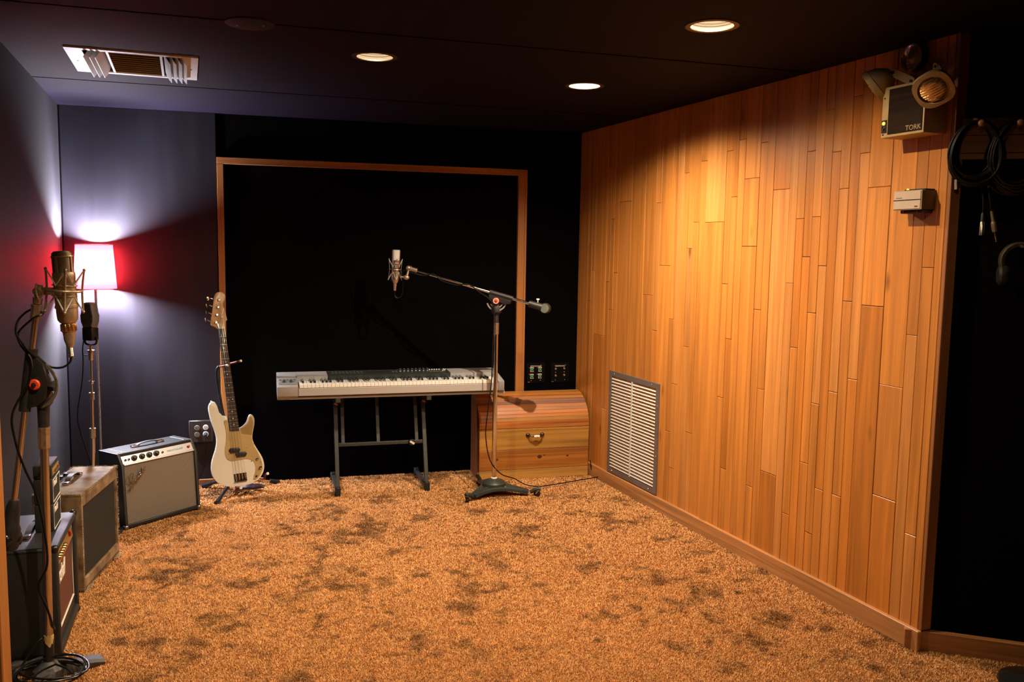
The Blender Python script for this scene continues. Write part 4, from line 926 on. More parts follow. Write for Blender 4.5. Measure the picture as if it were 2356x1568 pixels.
for r_, w_, a0, a1 in ((0.078, 0.010, -74, 76), (0.060, 0.008, -62, 66)):
    b = B(); n_ = 26
    pts_ = [(r_ * math.cos(R(a0 + (a1 - a0) * i / n_)), r_ * math.sin(R(a0 + (a1 - a0) * i / n_))) for i in range(n_ + 1)]
    o_ = [((r_ + w_) * math.cos(R(a0 + (a1 - a0) * i / n_)), (r_ + w_) * math.sin(R(a0 + (a1 - a0) * i / n_))) for i in range(n_ + 1)]
    b.prism(pts_ + o_[::-1], -0.003, 0.003, M=Fq); b.out('quadrant', wq, cl)
b = B(); b.lathe([(0.0, -0.02), (0.030, -0.015), (0.034, 0.0), (0.033, 0.060), (0.026, 0.075), (0.023, 0.140), (0.0155, 0.165), (0.0, 0.167)], B0, d, n=26); wg = b.out('counterweight', black_pl, t)
b = B(); b.lathe([(0.030, -0.030), (0.033, -0.025), (0.033, 0.025), (0.030, 0.030), (0.0, 0.031)], B0 + d * 0.02, (-0.4, -0.9, 0.0), n=26); b.out('end_knob', mat('gloss_black', (0.01, 0.01, 0.01), 0.15), wg)
clutch(t, B1 - d * 0.055, d, 0.0185, 0.052, bronze)
b = B(); b.cyl(B1, B1 + d * 0.022, 0.014, 0.016, n=14); b.box(B1 + d * 0.045, (0.022, 0.020, 0.045), rot=Matrix.Rotation(R(8), 3, 'Y'), bev=0.005, seg=2); b.cyl(B1 + d * 0.045 + Vector((0, -0.018, 0)), B1 + d * 0.045 + Vector((0, 0.018, 0)), 0.013, n=18); b.out('swivel_joint', bronze, t)
b = B(); b.tube([B1 + d * 0.066 + Vector((-0.004, -0.012, 0.006)), B1 + d * 0.045 + Vector((0, -0.018, -0.002)), B1 + d * 0.018 + Vector((0.014, -0.018, -0.004))], 0.0035, 8, 4); b.out('lever', bronze, t)
GM = Vector((-1.598, 3.105, 1.395))                        # middle of the gold microphone's shock mount
b = B(); b.box((B1 + d * 0.050 + GM - NB) / 2 + Vector((-0.016, 0.0, 0.014)), (0.060, 0.008, 0.026), bev=0.003); b.out('mount_plate', bronze, t)
sm = shock_mount('large bronze wire shock mount round the gold microphone at left', GM + Vector((0.004, 0, 0.036)), 0.0375, 0.150, bronze, 3.0, 28, 0.0031, rr=0.056, spread=0.94)
# large gold tube microphone
t = thing('gold_microphone', 'large gold tube microphone with mesh head in front of the red lamp', 'microphone', M=Matrix.Translation(GM + Vector((0.008, 0, 0.0))) @ Matrix.Rotation(R(-3.2), 4, 'Y'))
b = B(); b.lathe([(0.0, -0.080), (0.026, -0.079), (0.0335, -0.068), (0.0355, -0.040), (0.0355, -0.028), (0.0385, -0.026), (0.0385, -0.017), (0.0365, -0.015), (0.0365, 0.076), (0.0372, 0.078), (0.0372, 0.098), (0.0360, 0.100), (0.0, 0.100)], n=36); b.out('body', bronze, t)
gmesh = cloth_weave('gold_mesh', (0.03, 0.022, 0.014), (0.34, 0.26, 0.17), 210, 210, 0.4, 0.8)
b = B(); b.lathe([(0.0345, 0.098), (0.0348, 0.155), (0.0335, 0.168), (0.026, 0.175), (0.0, 0.177)], n=36, cap=(False, True)); b.out('head_grille', gmesh, t)
b = B()
for a_ in (-100, -10, 80, 170):
    u = Vector((math.cos(R(a_)), math.sin(R(a_)), 0)); b.box(u * 0.0345 + Vector((0, 0, 0.126)), (0.004, 0.009, 0.058), rot=Matrix.Rotation(R(a_), 3, 'Z'))
b.torus((0, 0, 0.156), 0.0350, 0.0026, n=36, m=8); b.out('head_frame', bronze, t)
b = B(); b.box((0.0, -0.0365, 0.030), (0.005, 0.003, 0.090)); b.out('spine', bronze, t)
b = B(); n_ = 12; b.lathe([(0.0225, -0.112), (0.0245, -0.109), (0.0245, -0.083), (0.022, -0.080), (0.0, -0.080)], n=24)
for k in range(n_):
    a_ = 2 * math.pi * k / n_; b.box((0.0245 * math.cos(a_), 0.0245 * math.sin(a_), -0.096), (0.004, 0.006, 0.026), rot=Matrix.Rotation(a_, 3, 'Z'), bev=0.001)
b.out('coupling', mat('gold_coupling', (0.62, 0.40, 0.18), 0.3, 1.0, 0.1, 50), t)
b = B(); b.lathe([(0.0, -0.165), (0.012, -0.164), (0.019, -0.140), (0.0205, -0.118), (0.022, -0.110), (0.0, -0.110)], n=22); b.out('connector_shell', bronze, t)
b = B(); pr = [(0.0, -0.203), (0.0105, -0.203), (0.0105, -0.200)]
for k in range(7): pr += [(0.0085, -0.199 + k * 0.005), (0.0098, -0.1975 + k * 0.005)]
pr += [(0.0110, -0.163), (0.0118, -0.140), (0.009, -0.130), (0.0, -0.130)]
b.lathe(pr, n=18); b.out('cable_strain_relief', steel_dull, t)
# cable of the gold microphone
q = GM + Vector((0.019, 0, -0.203))
def nb(x, y, z): return NB + Vector((x, y, z))
pts = [q + Vector((0, 0, 0.004)), q + Vector((-0.004, -0.004, -0.018)), q + Vector((-0.030, -0.012, -0.036)), q + Vector((-0.070, -0.022, -0.030)), nb(0.010, -0.050, 1.212), nb(-0.010, -0.062, 1.245), nb(-0.035, -0.060, 1.285), nb(-0.040, -0.030, 1.33), nb(0.0, -0.016, 1.365), nb(0.045, -0.030, 1.352), nb(0.020, -0.050, 1.335), nb(-0.032, -0.050, 1.285), nb(-0.026, -0.052, 1.245), nb(0.010, -0.052, 1.190), nb(0.006, -0.062, 1.12), nb(-0.062, -0.056, 1.00), nb(-0.060, -0.050, 0.90), nb(-0.040, -0.036, 0.80), nb(-0.004, -0.030, 0.70), nb(0.018, -0.026, 0.56), nb(0.022, -0.026, 0.44), nb(-0.012, -0.026, 0.36), nb(0.016, -0.028, 0.28), nb(0.030, -0.024, 0.22), nb(0.006, 0.026, 0.17), nb(-0.034, -0.010, 0.14), nb(-0.062, -0.050, 0.085), nb(-0.070, -0.090, 0.05), nb(-0.02, -0.14, 0.045)]
b = B(); b.tube(pts, 0.0040, 8, 6); tag(b.out('microphone_cable', cable_m), 'black cable looping from the gold microphone round the near stand to the floor', 'cable')
# coiled cable lying on the cast foot
b = B(); rc = random.Random(9); cc = NB + Vector((0.040, -0.085, 0.0)); pts = []
for k in range(6 * 14):
    a_ = 2 * math.pi * k / 14; l_ = k // 14; rad = 0.118 + 0.012 * math.sin(l_ * 2.1) + 0.004 * math.sin(3 * a_ + l_)
    pts.append(cc + Vector((math.cos(a_) * rad * 1.0 + 0.006 * l_ - 0.01, math.sin(a_) * rad * 0.85, 0.052 + 0.006 * l_ + 0.006 * math.sin(a_ * 2 + l_))))
pts += [cc + Vector((0.02, 0.02, 0.085)), cc + Vector((-0.03, -0.05, 0.07))]
b.tube(pts, 0.0040, 7, 2); tag(b.out('coiled_cable', cable_m), 'coil of black cable lying on the cast foot at bottom left', 'cable')

# ------------------------------------------------------------------ ribbon microphone on a straight stand behind
RB = Vector((-2.300, 4.690, 0))
t = thing('straight_microphone_stand', 'slim straight microphone stand with round base behind the tweed amplifier', 'microphone stand', RB)
b = B(); b.lathe([(0.0, 0.0), (0.150, 0.0), (0.155, 0.010), (0.148, 0.020), (0.05, 0.032), (0.020, 0.050), (0.0, 0.051)], n=44); b.out('base', black_pl, t)
def rp_(z): return Vector((0.020 + 0.012 * (z / 1.0), -0.02, z))
b = B(); b.cyl(Vector((0.0, 0, 0.03)), rp_(0.555), 0.0125, n=18); b.out('lower_pole', steel_dull, t)
clutch(t, rp_(0.545), (0.01, 0, 1), 0.0165, 0.055, steel_dull)
b = B(); b.cyl(rp_(0.595), rp_(0.765), 0.0085, n=16); b.out('pole', steel_dull, t)
clutch(t, rp_(0.755), (0.01, 0, 1), 0.0145, 0.040, steel_dull)
b = B(); b.cyl(rp_(0.795), rp_(0.975), 0.0065, n=14); b.out('upper_pole', steel_dull, t)
b = B(); b.sph(rp_(0.853), 0.014, n=14); b.cyl(rp_(0.853) + Vector((-0.02, 0, 0)), rp_(0.853) + Vector((0.018, 0, 0)), 0.006, n=10); b.out('ball_joint', chrome, t)
b = B(); b.lathe([(0.010, 0), (0.0145, 0.006), (0.0145, 0.045), (0.019, 0.047), (0.019, 0.055), (0.008, 0.057), (0.008, 0.075), (0.016, 0.078), (0.016, 0.082), (0.0, 0.084)], rp_(0.972), n=16); b.cyl(rp_(0.995) + Vector((-0.035, 0, 0.004)), rp_(0.995), 0.005, n=8); b.out('coupler', steel_dull, t)
t = thing('ribbon_microphone', 'dark ribbon microphone with ridged grille just behind the gold microphone', 'microphone', M=Matrix.Translation(RB + rp_(1.055) + Vector((0.0, 0, 0))) @ Matrix.Rotation(R(-14), 4, 'Z'))
drk = mat('dark_bronze_body', (0.022, 0.017, 0.014), 0.4, 0.5, 0.2, 50)
b = B(); b.tube([(-0.038, 0, 0.13), (-0.040, 0, 0.06), (-0.034, 0, 0.010), (0, 0, 0.0), (0.034, 0, 0.010), (0.038, 0, 0.045)], 0.0055, 8, 5); b.out('yoke', drk, t)
b = B(); b.box((0, 0, 0.060), (0.062, 0.055, 0.070), bev=0.006, seg=2); b.out('magnet_housing', drk, t)
gr = mat('ridged_grille', (0.16, 0.14, 0.135), 0.5, 0.5, 0.3, 200, bump=0.5, stretch=(1, 1, 8))
b = B()
prf = [(-0.030, 0.096), (0.030, 0.096), (0.036, 0.125), (0.0385, 0.160), (0.036, 0.195), (0.028, 0.222), (0.012, 0.229), (-0.012, 0.229), (-0.028, 0.222), (-0.036, 0.195), (-0.0385, 0.160), (-0.036, 0.125)]
b.prism(prf, -0.026, 0.026, M=Matrix(((1, 0, 0, 0), (0, 0, 1, 0), (0, 1, 0, 0), (0, 0, 0, 1))), bev=0.010, seg=3); g_ = b.out('head_grille', gr, t)
b = B()
for k in range(20):
    z = 0.104 + k * 0.0060; hw = 0.030 + 0.0080 * math.sin(math.pi * min(1, max(0, (z - 0.09) / 0.14)))
    b.box((0, -0.0265, z), (2 * hw - 0.012, 0.0016, 0.0022))
b.out('ridges', gr, g_, flat=True)
pts = [RB + rp_(1.06) + Vector((-0.028, -0.02, 0.02)), RB + rp_(1.03) + Vector((-0.035, -0.02, 0)), RB + Vector((-0.012, -0.02, 0.96)), RB + Vector((-0.022, -0.02, 0.85)), RB + Vector((-0.052, -0.02, 0.68)), RB + Vector((-0.040, -0.02, 0.58)), RB + Vector((0.0, -0.03, 0.46)), RB + Vector((0.012, -0.026, 0.36)), RB + Vector((-0.02, -0.06, 0.15)), RB + Vector((-0.06, -0.12, 0.05)), RB + Vector((-0.10, 0.02, 0.022))]
b = B(); b.tube(pts, 0.0034, 7, 6); tag(b.out('microphone_cable', cable_m), 'thin black cable hanging from the ribbon microphone beside its slim stand', 'cable')

# ------------------------------------------------------------------ white bass guitar on its stand
BU, BV, BN = Vector((0.891, 0.454, 0)), Vector((-0.0790, 0.1550, 0.985)), Vector((0.447, -0.877, 0.174))
th = R(-6.0543); c_, s_ = math.cos(th), math.sin(th)
bx, by = (BU * c_ - BV * s_).normalized(), (BU * s_ + BV * c_).normalized(); bn = bx.cross(by)
BO = Vector((-1.677, 5.400, 0.136))
MB = Matrix(((bx.x, by.x, bn.x, BO.x), (bx.y, by.y, bn.y, BO.y), (bx.z, by.z, bn.z, BO.z), (0, 0, 0, 1)))
t = thing('bass_guitar', 'white four-string bass guitar with gold pickguard standing upright', 'guitar', M=MB)
BODY = [(-0.0492, 0.4107), (-0.0705, 0.4039), (-0.0876, 0.4255), (-0.0944, 0.4637), (-0.1, 0.4937), (-0.1127, 0.5102), (-0.1332, 0.5074), (-0.1454, 0.4832), (-0.148, 0.452), (-0.1445, 0.3988), (-0.1334, 0.3389), (-0.1281, 0.2905), (-0.131, 0.2541), (-0.1452, 0.2096), (-0.1636, 0.1711), (-0.1794, 0.1324), (-0.1877, 0.0869), (-0.1826, 0.0439), (-0.165, 0.0113), (-0.1292, -0.019), (-0.0858, -0.0336), (-0.0307, -0.0413), (0.0208, -0.0418), (0.0634, -0.0349), (0.0986, -0.0102), (0.122, 0.0225), (0.1317, 0.0581), (0.1297, 0.0962), (0.1202, 0.1304), (0.1047, 0.1657), (0.09, 0.2061), (0.0846, 0.2393), (0.0927, 0.2753), (0.1086, 0.3207), (0.1157, 0.357), (0.1117, 0.3819), (0.0978, 0.3936), (0.0845, 0.3850), (0.0750, 0.3620), (0.0605, 0.3420), (0.0400, 0.3280), (0.0141, 0.3175), (-0.0437, 0.3116), (-0.0449, 0.3542)]
GUARD = [(-0.071, 0.3775), (-0.0609, 0.3837), (-0.049, 0.3778), (-0.0466, 0.3095), (0.014, 0.3035), (0.0212, 0.3165), (0.0477, 0.3212), (0.0753, 0.3418), (0.0867, 0.3733), (0.0972, 0.378), (0.1043, 0.3534), (0.1007, 0.3166), (0.0872, 0.276), (0.0805, 0.2366), (0.0866, 0.1947), (0.0995, 0.1601), (0.1123, 0.1175), (0.1197, 0.0817), (0.1184, 0.039), (0.1039, 0.0118), (0.0812, -0.0145), (0.0603, -0.0214), (0.0511, -0.0135), (0.0593, 0.0061), (0.0728, 0.0327), (0.0768, 0.0694), (0.0682, 0.0979), (0.0497, 0.1134), (0.0145, 0.1205), (-0.0367, 0.1218), (-0.0718, 0.1263), (-0.0892, 0.1457), (-0.0934, 0.1782), (-0.0898, 0.2092), (-0.0754, 0.254), (-0.0676, 0.3054), (-0.0688, 0.348)]
HEAD = [(-0.0212, 0.9602), (-0.029, 0.9727), (-0.0514, 0.9849), (-0.057, 0.9971), (-0.0492, 1.0283), (-0.0311, 1.0905), (-0.0136, 1.1576), (-0.002, 1.1817), (0.0149, 1.1913), (0.0368, 1.1897), (0.0506, 1.178), (0.0566, 1.1587), (0.0516, 1.1407), (0.0405, 1.1258), (0.0331, 1.1151), (0.0361, 1.0823), (0.0422, 1.0491), (0.0453, 1.0162), (0.0448, 1.007), (0.0341, 1.0038), (0.0281, 0.9906), (0.0213, 0.9545)]
def smooth2(P, k=3, corners=()):
    return [(p.x, p.y) for p in crom([(x, y, 0) for x, y in P], k, True)]
cream = mat('aged_white_lacquer', (0.72, 0.68, 0.58), 0.22, 0, 0.03, 9, coat=0.6)
b = B(); b.prism(smooth2(BODY, 3), -0.042, 0.0, bev=0.006, seg=3); b.out('body', cream, t)
gold_g = mat('gold_pickguard', (0.56, 0.40, 0.17), 0.33, 0.35, 0.05, 12, coat=0.3)
b = B(); b.prism(smooth2(GUARD, 2), 0.0, 0.0025, bev=0.0006, seg=1); pg = b.out('pickguard', gold_g, t)
for x, y in ((-0.063, 0.372), (-0.059, 0.26), (-0.075, 0.17), (-0.079, 0.138), (0.0, 0.124), (0.043, 0.187), (0.068, 0.13), (0.096, 0.350), (0.070, 0.292), (0.045, 0.305), (0.087, 0.205), (0.112, 0.085), (0.060, -0.014), (0.058, 0.100)):
    b = B(); b.lathe([(0.0036, 0.002), (0.003, 0.0036), (0.0, 0.0038)], (x, y, 0), n=8); b.out('screw', nickel, pg)
maple = wood('amber_maple', (0.52, 0.27, 0.085), 'y', 0.32, 0.18, 0.5)
rose = wood('rosewood', (0.040, 0.020, 0.012), 'y', 0.5, 0.4, 0.0)
b = B(); rings = []
for y, xa_, xb_ in ((0.306, -0.0450, 0.0135), (0.40, -0.0415, 0.0150), (0.958, -0.0185, 0.0222), (0.985, -0.020, 0.024)):
    xm, hw = (xa_ + xb_) / 2, (xb_ - xa_) / 2
    rings.append([(xm + hw * math.cos(a_), y, 0.002 - 0.024 * max(0, math.sin(a_)) - (0.004 if y > 0.97 else 0)) for a_ in [math.pi * i / 10 for i in range(11)]])
b.ring_loft(rings); b.out('neck', maple, t)
b = B(); b.prism([(-0.0452, 0.3119), (0.0130, 0.3036), (0.0215, 0.956), (-0.0176, 0.961)], 0.002, 0.008, bev=0.001, seg=1); fb = b.out('fretboard', rose, t)
b = B(); b.prism(smooth2(HEAD, 2), -0.019, -0.004, bev=0.002); hd = b.out('headstock', maple, t)
def edge(y):
    u = (y - 0.308) / 0.650; return -0.0452 + 0.0276 * u, 0.0130 + 0.0085 * u
b = B(); S_ = 0.930
for i in range(1, 21):
    y = 0.958 - S_ * (1 - 2 ** (-i / 12)); xa_, xb_ = edge(y); b.cyl((xa_ + 0.0008, y + 0.0022, 0.0082), (xb_ - 0.0008, y - 0.0022, 0.0082), 0.0016, n=6)
b.out('fret_wires', nickel, fb)['kind'] = 'stuff'
for i in (3, 5, 7, 9, 12, 15, 17, 19):
    y = 0.958 - S_ * (1 - 0.5 * (2 ** (-i / 12) + 2 ** (-(i - 1) / 12))); xa_, xb_ = edge(y); xm = (xa_ + xb_) / 2
    for dx in ((-0.012, 0.012) if i == 12 else (0,)):
        b = B(); b.cyl((xm + dx, y, 0.0070), (xm + dx, y, 0.0084), 0.0034, n=12); b.out('inlay_dot', white_pl, fb)
b = B(); b.box((0.002, 0.9605, 0.006), (0.040, 0.004, 0.010), rot=Matrix.Rotation(R(-7), 3, 'Z')); b.out('nut', white_pl, fb)
PO = [(0.0142, 1.1428), (0.0014, 1.0958), (-0.012, 1.048), (-0.0252, 1.0013)]; KE = [(-0.0445, 1.1611), (-0.0572, 1.1182), (-0.0688, 1.0729), (-0.0827, 1.0261)]
for i, (p, k) in enumerate(zip(PO, KE)):
    b = B(); b.lathe([(0.0085, -0.004), (0.0085, -0.002), (0.0062, 0.0), (0.0062, 0.010), (0.0055, 0.012), (0.0, 0.012)], (p[0], p[1], 0), n=18); tp = b.out('tuner_post', chrome, hd)
    b = B(); b.cyl((p[0] - 0.02, p[1] + 0.006, -0.024), (k[0] + 0.012, k[1] - 0.001, -0.024), 0.0032, n=10); b.sph((k[0], k[1], -0.024), 0.014, (0.95, 1.15, 0.22), 14, M=Matrix.Translation((k[0], k[1], -0.024)) @ Matrix.Rotation(R(20 + 25 * i), 4, 'Y') @ Matrix.Translation((-k[0], -k[1], 0.024)))
    b.out('tuner_key', chrome, tp)
for x, y in ((0.0153, 1.0326), (-0.008, 0.9861)):
    b = B(); b.lathe([(0.0085, 0.003), (0.0085, 0.006), (0.004, 0.0075), (0.0025, 0.006), (0.0, 0.006)], (x, y, -0.004), n=18); b.out('string_tree', white_pl, hd)
text('script_logo', 'Fender', 0.017, mat('silver_decal', (0.75, 0.70, 0.60), 0.35, 0.5), hd, Matrix.Translation((0.0265, 1.066, -0.0036)) @ Matrix.Rotation(R(66), 4, 'Z'), 0.0003, 0.3)
for i in range(4):
    xn = -0.0125 + i * 0.0098; xb_ = -0.0505 + i * 0.0190
    b = B(); r_ = 0.0014 - i * 0.00022
    b.tube([(PO[3 - i][0] + 0.006, PO[3 - i][1], 0.002), (xn, 0.9605, 0.0115), (xb_, 0.035, 0.0165), (xb_ - 0.0008, -0.004, 0.008)], r_, 6); b.out('string', chrome, t)
for x, y, rz in ((-0.0345, 0.187, -5), (0.0010, 0.155, -5)):
    b = B(); b.box((x, y, 0.007), (0.058, 0.031, 0.011), rot=Matrix.Rotation(R(rz), 3, 'Z'), bev=0.004, seg=2)
    for s in (-1, 1): b.box((x + s * 0.031, y - s * 0.0025, 0.004), (0.008, 0.014, 0.006), bev=0.002)
    pk = b.out('pickup', black_pl, t)
b = B(); Rz = Matrix.Rotation(R(-3), 3, 'Z'); b.box((-0.0235, 0.013, 0.002), (0.077, 0.050, 0.003), rot=Rz, bev=0.001); b.box((-0.0245, -0.010, 0.006), (0.077, 0.003, 0.011), rot=Rz); br = b.out('bridge', chrome, t)
for i in range(4):
    b = B(); b.cyl((-0.0505 + i * 0.019, 0.030, 0.0095), (-0.0500 + i * 0.019, 0.004, 0.0095), 0.0058, n=12); b.out('saddle', steel_dull, br)
for x, y, r_, h in ((0.0929, 0.1063, 0.0085, 0.010), (0.1053, 0.0501, 0.0085, 0.018)):
    b = B(); b.lathe([(r_, 0.002), (r_, h - 0.002), (r_ * 0.8, h), (0.0, h + 0.001)], (x, y, 0), n=20); b.out('knob', chrome, t)
b = B(); b.lathe([(0.0065, 0.002), (0.0065, 0.006), (0.004, 0.006), (0.004, 0.003), (0.0, 0.003)], (0.0728, -0.001, 0), n=14); b.out('output_jack', black_pl, t)
for p in ((-0.1235, 0.512, -0.02), (-0.118, -0.028, -0.02)):
    b = B(); b.sph(p, 0.008, n=12); b.out('strap_button', nickel, t)

def bw(x, y, z): return MB @ Vector((x, y, z))
t = thing('guitar_stand', 'black tubular stand with three feet holding the white bass guitar', 'guitar stand', (0, 0, 0))
hub = Vector((-1.800, 5.600, 0.100)); sb = mat('blue_black_enamel', (0.012, 0.018, 0.026), 0.3, 0.4, 0.15, 60, coat=0.4)
b = B(); b.cyl(hub - Vector((0, 0, 0.02)), hub + Vector((0, 0, 0.10)), 0.022, 0.018, 18); b.out('hub', black_pl, t)
for f, m_ in ((Vector((-1.812, 5.285, 0.014)), sb), (Vector((-2.015, 5.640, 0.018)), sb), (Vector((-1.578, 5.775, 0.014)), chrome)):
    b = B(); d = (f - hub); b.cyl(hub + d * 0.03, f, 0.0095, n=14); lg = b.out('leg', m_, t)
    b = B(); b.cyl(f - d.normalized() * 0.05, f + d.normalized() * 0.015, 0.0125, 0.0175, 14); b.out('rubber_foot', sb if m_ is sb else black_rub, lg)
yk = bw(-0.018, 0.725, -0.055)
up0 = hub + Vector((0, 0, 0.08)); 
b = B(); b.tube([up0, bw(-0.058, 0.42, -0.075), bw(-0.062, 0.58, -0.062), bw(-0.060, 0.690, -0.050), bw(-0.045, 0.722, -0.042), bw(-0.022, 0.728, -0.045)], 0.0100, 12, 6); b.out('upright_tube', sb, t)
yel = mat('pale_tip', (0.70, 0.66, 0.56), 0.5); rub = mat('red_brown_rubber', (0.16, 0.035, 0.015), 0.5)
for pp in ([bw(-0.022, 0.728, -0.045), bw(-0.040, 0.724, -0.010), bw(-0.030, 0.722, 0.030), bw(-0.008, 0.722, 0.045)], [bw(-0.022, 0.728, -0.045), bw(0.020, 0.732, -0.044), bw(0.062, 0.736, -0.012), bw(0.082, 0.738, 0.020)]):
    b = B(); b.tube(pp, 0.0070, 10, 5); yo = b.out('yoke_arm', rub, t)
    b = B(); d = (pp[-1] - pp[-2]).normalized(); b.cyl(pp[-1] - d * 0.004, pp[-1] + d * 0.008, 0.0078, n=14); b.out('tip', yel, yo)
for pp in ([hub + Vector((0.0, 0, 0.05)), bw(-0.060, -0.062, -0.075), bw(-0.046, -0.058, -0.02), bw(-0.036, -0.052, 0.018)], [hub + Vector((0.0, 0, 0.05)), bw(0.115, -0.030, -0.075), bw(0.130, -0.008, -0.03), bw(0.140, 0.002, 0.016)]):
    b = B(); b.tube(pp, 0.0080, 10, 5); yo = b.out('cradle_arm', rub, t)
    b = B(); d = (pp[-1] - pp[-2]).normalized(); b.cyl(pp[-1] - d * 0.004, pp[-1] + d * 0.008, 0.0088, n=14); b.out('tip', yel, yo)
pur = mat('dark_purple_cloth', (0.050, 0.030, 0.055), 0.65, 0, 0.3, 40, bump=0.3)
b = B(); q0 = Vector((-1.735, 5.470, 0.0)); rs = random.Random(4); rings = []
for i in range(13):
    u = i / 12; cx = Vector((0.15 * u - 0.02, 0.10 * u + 0.015 * math.sin(9 * u), 0.030 + 0.026 * math.sin(math.pi * u) + 0.008 * math.sin(7 * u)))
    r_ = 0.030 * (0.45 + 0.55 * math.sin(math.pi * min(1, u + 0.08))) 
    rings.append([q0 + cx + Vector((0.25 * math.sin(a_) * r_, math.cos(a_) * r_ * 1.2, math.sin(a_) * r_ * (0.62 + 0.25 * math.cos(3 * a_ + 5 * u)))) for a_ in [2 * math.pi * k / 14 for k in range(14)]])
b.ring_loft(rings); t = b.out('folded_strap', pur); tag(t, 'crumpled dark purple strap lying on the carpet under the bass guitar', 'strap')

# ------------------------------------------------------------------ connector plates on the back wall
anod = mat('black_anodised', (0.0022, 0.002, 0.002), 0.6, 0, 0.2, 60, spec=0.08)
prt = mat('pale_print', (0.70, 0.66, 0.62), 0.5)
plz = 0.632
def plate(x0, x1, z0, z1, nm, lbl, head):
    t = thing(nm, lbl, 'wall plate', L0 + UB * x0, AB); w_ = x1 - x0
    b = B(); b.box((w_ / 2, -0.003, (z0 + z1) / 2), (w_, 0.005, z1 - z0), bev=0.001); b.out('plate', anod, t, flat=True)
    text('lettering', head, 0.0135, prt, t, face(w_ / 2 - 0.002, -0.0057, z1 - 0.026), 0.0003, sx=0.88)
    for x, z in ((0.038, z1 - 0.022), (w_ - 0.030, z1 - 0.020), (0.034, z0 + 0.018), (w_ - 0.034, z0 + 0.020)):
        b = B(); b.lathe([(0.0042, 0), (0.0035, 0.002), (0.0, 0.0022)], (x, -0.0055, z), (0, -1, 0), n=10); b.out('screw', nickel, t)
    return t, w_
t, w_ = plate(3.052, 3.190, plz, 0.782, 'microphone_socket_plate', 'black wall plate with four green microphone sockets beside the pine post', 'MICROPHONES')
tan_s = mat('socket_shell', (0.66, 0.52, 0.38), 0.45, 0.15); grn = mat('green_insert', (0.0, 0.55, 0.34), 0.35)
for x, z, n_ in ((0.038, 0.732, '5'), (0.100, 0.733, '6'), (0.038, 0.682, '7'), (0.100, 0.683, '8')):
    b = B(); b.box((x, -0.0075, z), (0.026, 0.005, 0.036), bev=0.001); so = b.out('socket', tan_s, t)
    b = B(); b.lathe([(0.0115, 0.0), (0.0115, 0.004), (0.0095, 0.004), (0.0095, 0.001), (0.0, 0.001)], (x, -0.010, z), (0, -1, 0), n=20); b.out('socket_ring', black_pl, so)
    b = B(); b.cyl((x, -0.010, z), (x, -0.0125, z), 0.0078, n=16); ins = b.out('insert', grn, so)
    for a_ in (90, 210, 330):
        b = B(); b.cyl((x + 0.004 * math.cos(R(a_)), -0.0124, z + 0.004 * math.sin(R(a_))), (x + 0.004 * math.cos(R(a_)), -0.0130, z + 0.004 * math.sin(R(a_))), 0.0013, n=8); b.out('pin_hole', black_pl, ins)
    text('number', n_, 0.010, prt, t, face(x - 0.019, -0.0057, z + 0.013), 0.0003)
text('lettering', 'MP-2', 0.007, prt, t, face(0.016, -0.0057, plz + 0.007), 0.0003)
t, w_ = plate(3.238, 3.378, plz, 0.780, 'headphone_socket_plate', 'black wall plate with four round headphone jacks next to the plank wall', 'HEADPHONES')
for x, z, n_ in ((0.036, 0.733, 'A'), (0.102, 0.735, 'B'), (0.036, 0.683, 'C'), (0.102, 0.686, 'D')):
    b = B(); b.lathe([(0.0085, 0.0), (0.0085, 0.003), (0.0065, 0.005), (0.0038, 0.005), (0.0036, 0.001), (0.0, 0.001)], (x, -0.0055, z), (0, -1, 0), n=20); b.out('jack', nickel, t)
    if z > 0.7: text('letter', n_, 0.009, prt, t, face(x, -0.0057, z - 0.026), 0.0003)
text('lettering', 'HP-1', 0.007, prt, t, face(0.014, -0.0057, plz + 0.007), 0.0003)

# ------------------------------------------------------------------ return-air grille in the plank wall
GA = Matrix.Translation((R0.x, R0.y, 0)) @ Matrix.Rotation(R(AW), 4, 'Z')
t = thing('air_grille', 'tall grey metal air grille with slats low in the plank wall', 'grille', M=GA @ Matrix.Translation((0.555, 0, 0.096)))
gw, gh, gb = 0.645, 0.698, 0.034
gfm = mat('grey_grille_frame', (0.19, 0.165, 0.155), 0.45, 0.4, 0.08, 30)
slm = mat('grey_green_slat', (0.62, 0.63, 0.58), 0.45, 0.1, 0.06, 30)
b = B()
for c, s in (((gw / 2, -0.004, gb / 2), (gw, 0.010, gb)), ((gw / 2, -0.004, gh - gb / 2), (gw, 0.010, gb)), ((gb / 2, -0.004, gh / 2), (gb, 0.010, gh - 2 * gb)), ((gw - gb / 2, -0.004, gh / 2), (gb, 0.010, gh - 2 * gb))): b.box(c, s, bev=0.0008)
b.out('frame', gfm, t, flat=True)
b = B(); b.box((gw / 2, 0.0095, gh / 2), (gw - 0.03, 0.003, gh - 0.03)); b.out('duct_shade', mat('duct_shade_black', (0.004, 0.003, 0.002), 0.9, spec=0.05), t, flat=True)  # flat black sheet; the shade inside the duct is put into its colour
b = B(); b.box((gw / 2 - 0.01, -0.006, gh / 2), (0.012, 0.008, gh - 2 * gb)); b.out('centre_bar', slm, t, flat=True)
me_ = {}
ns = 29
for col_, (xa_, xb_) in enumerate(((gb, gw / 2 - 0.016), (gw / 2 - 0.004, gw - gb))):
    for k in range(ns):
        z = gb + 0.012 + k * (gh - 2 * gb - 0.03) / (ns - 1)
        if col_ not in me_:
            b = B(); b.box((0, 0, 0), (xb_ - xa_, 0.0130, 0.0026), rot=Matrix.Rotation(R(40), 3, 'X')); o = b.out('slat', slm, t, flat=True); me_[col_] = o.data
        else: o = link('slat', me_[col_], t)
        o.location = ((xa_ + xb_) / 2, -0.0035, z)
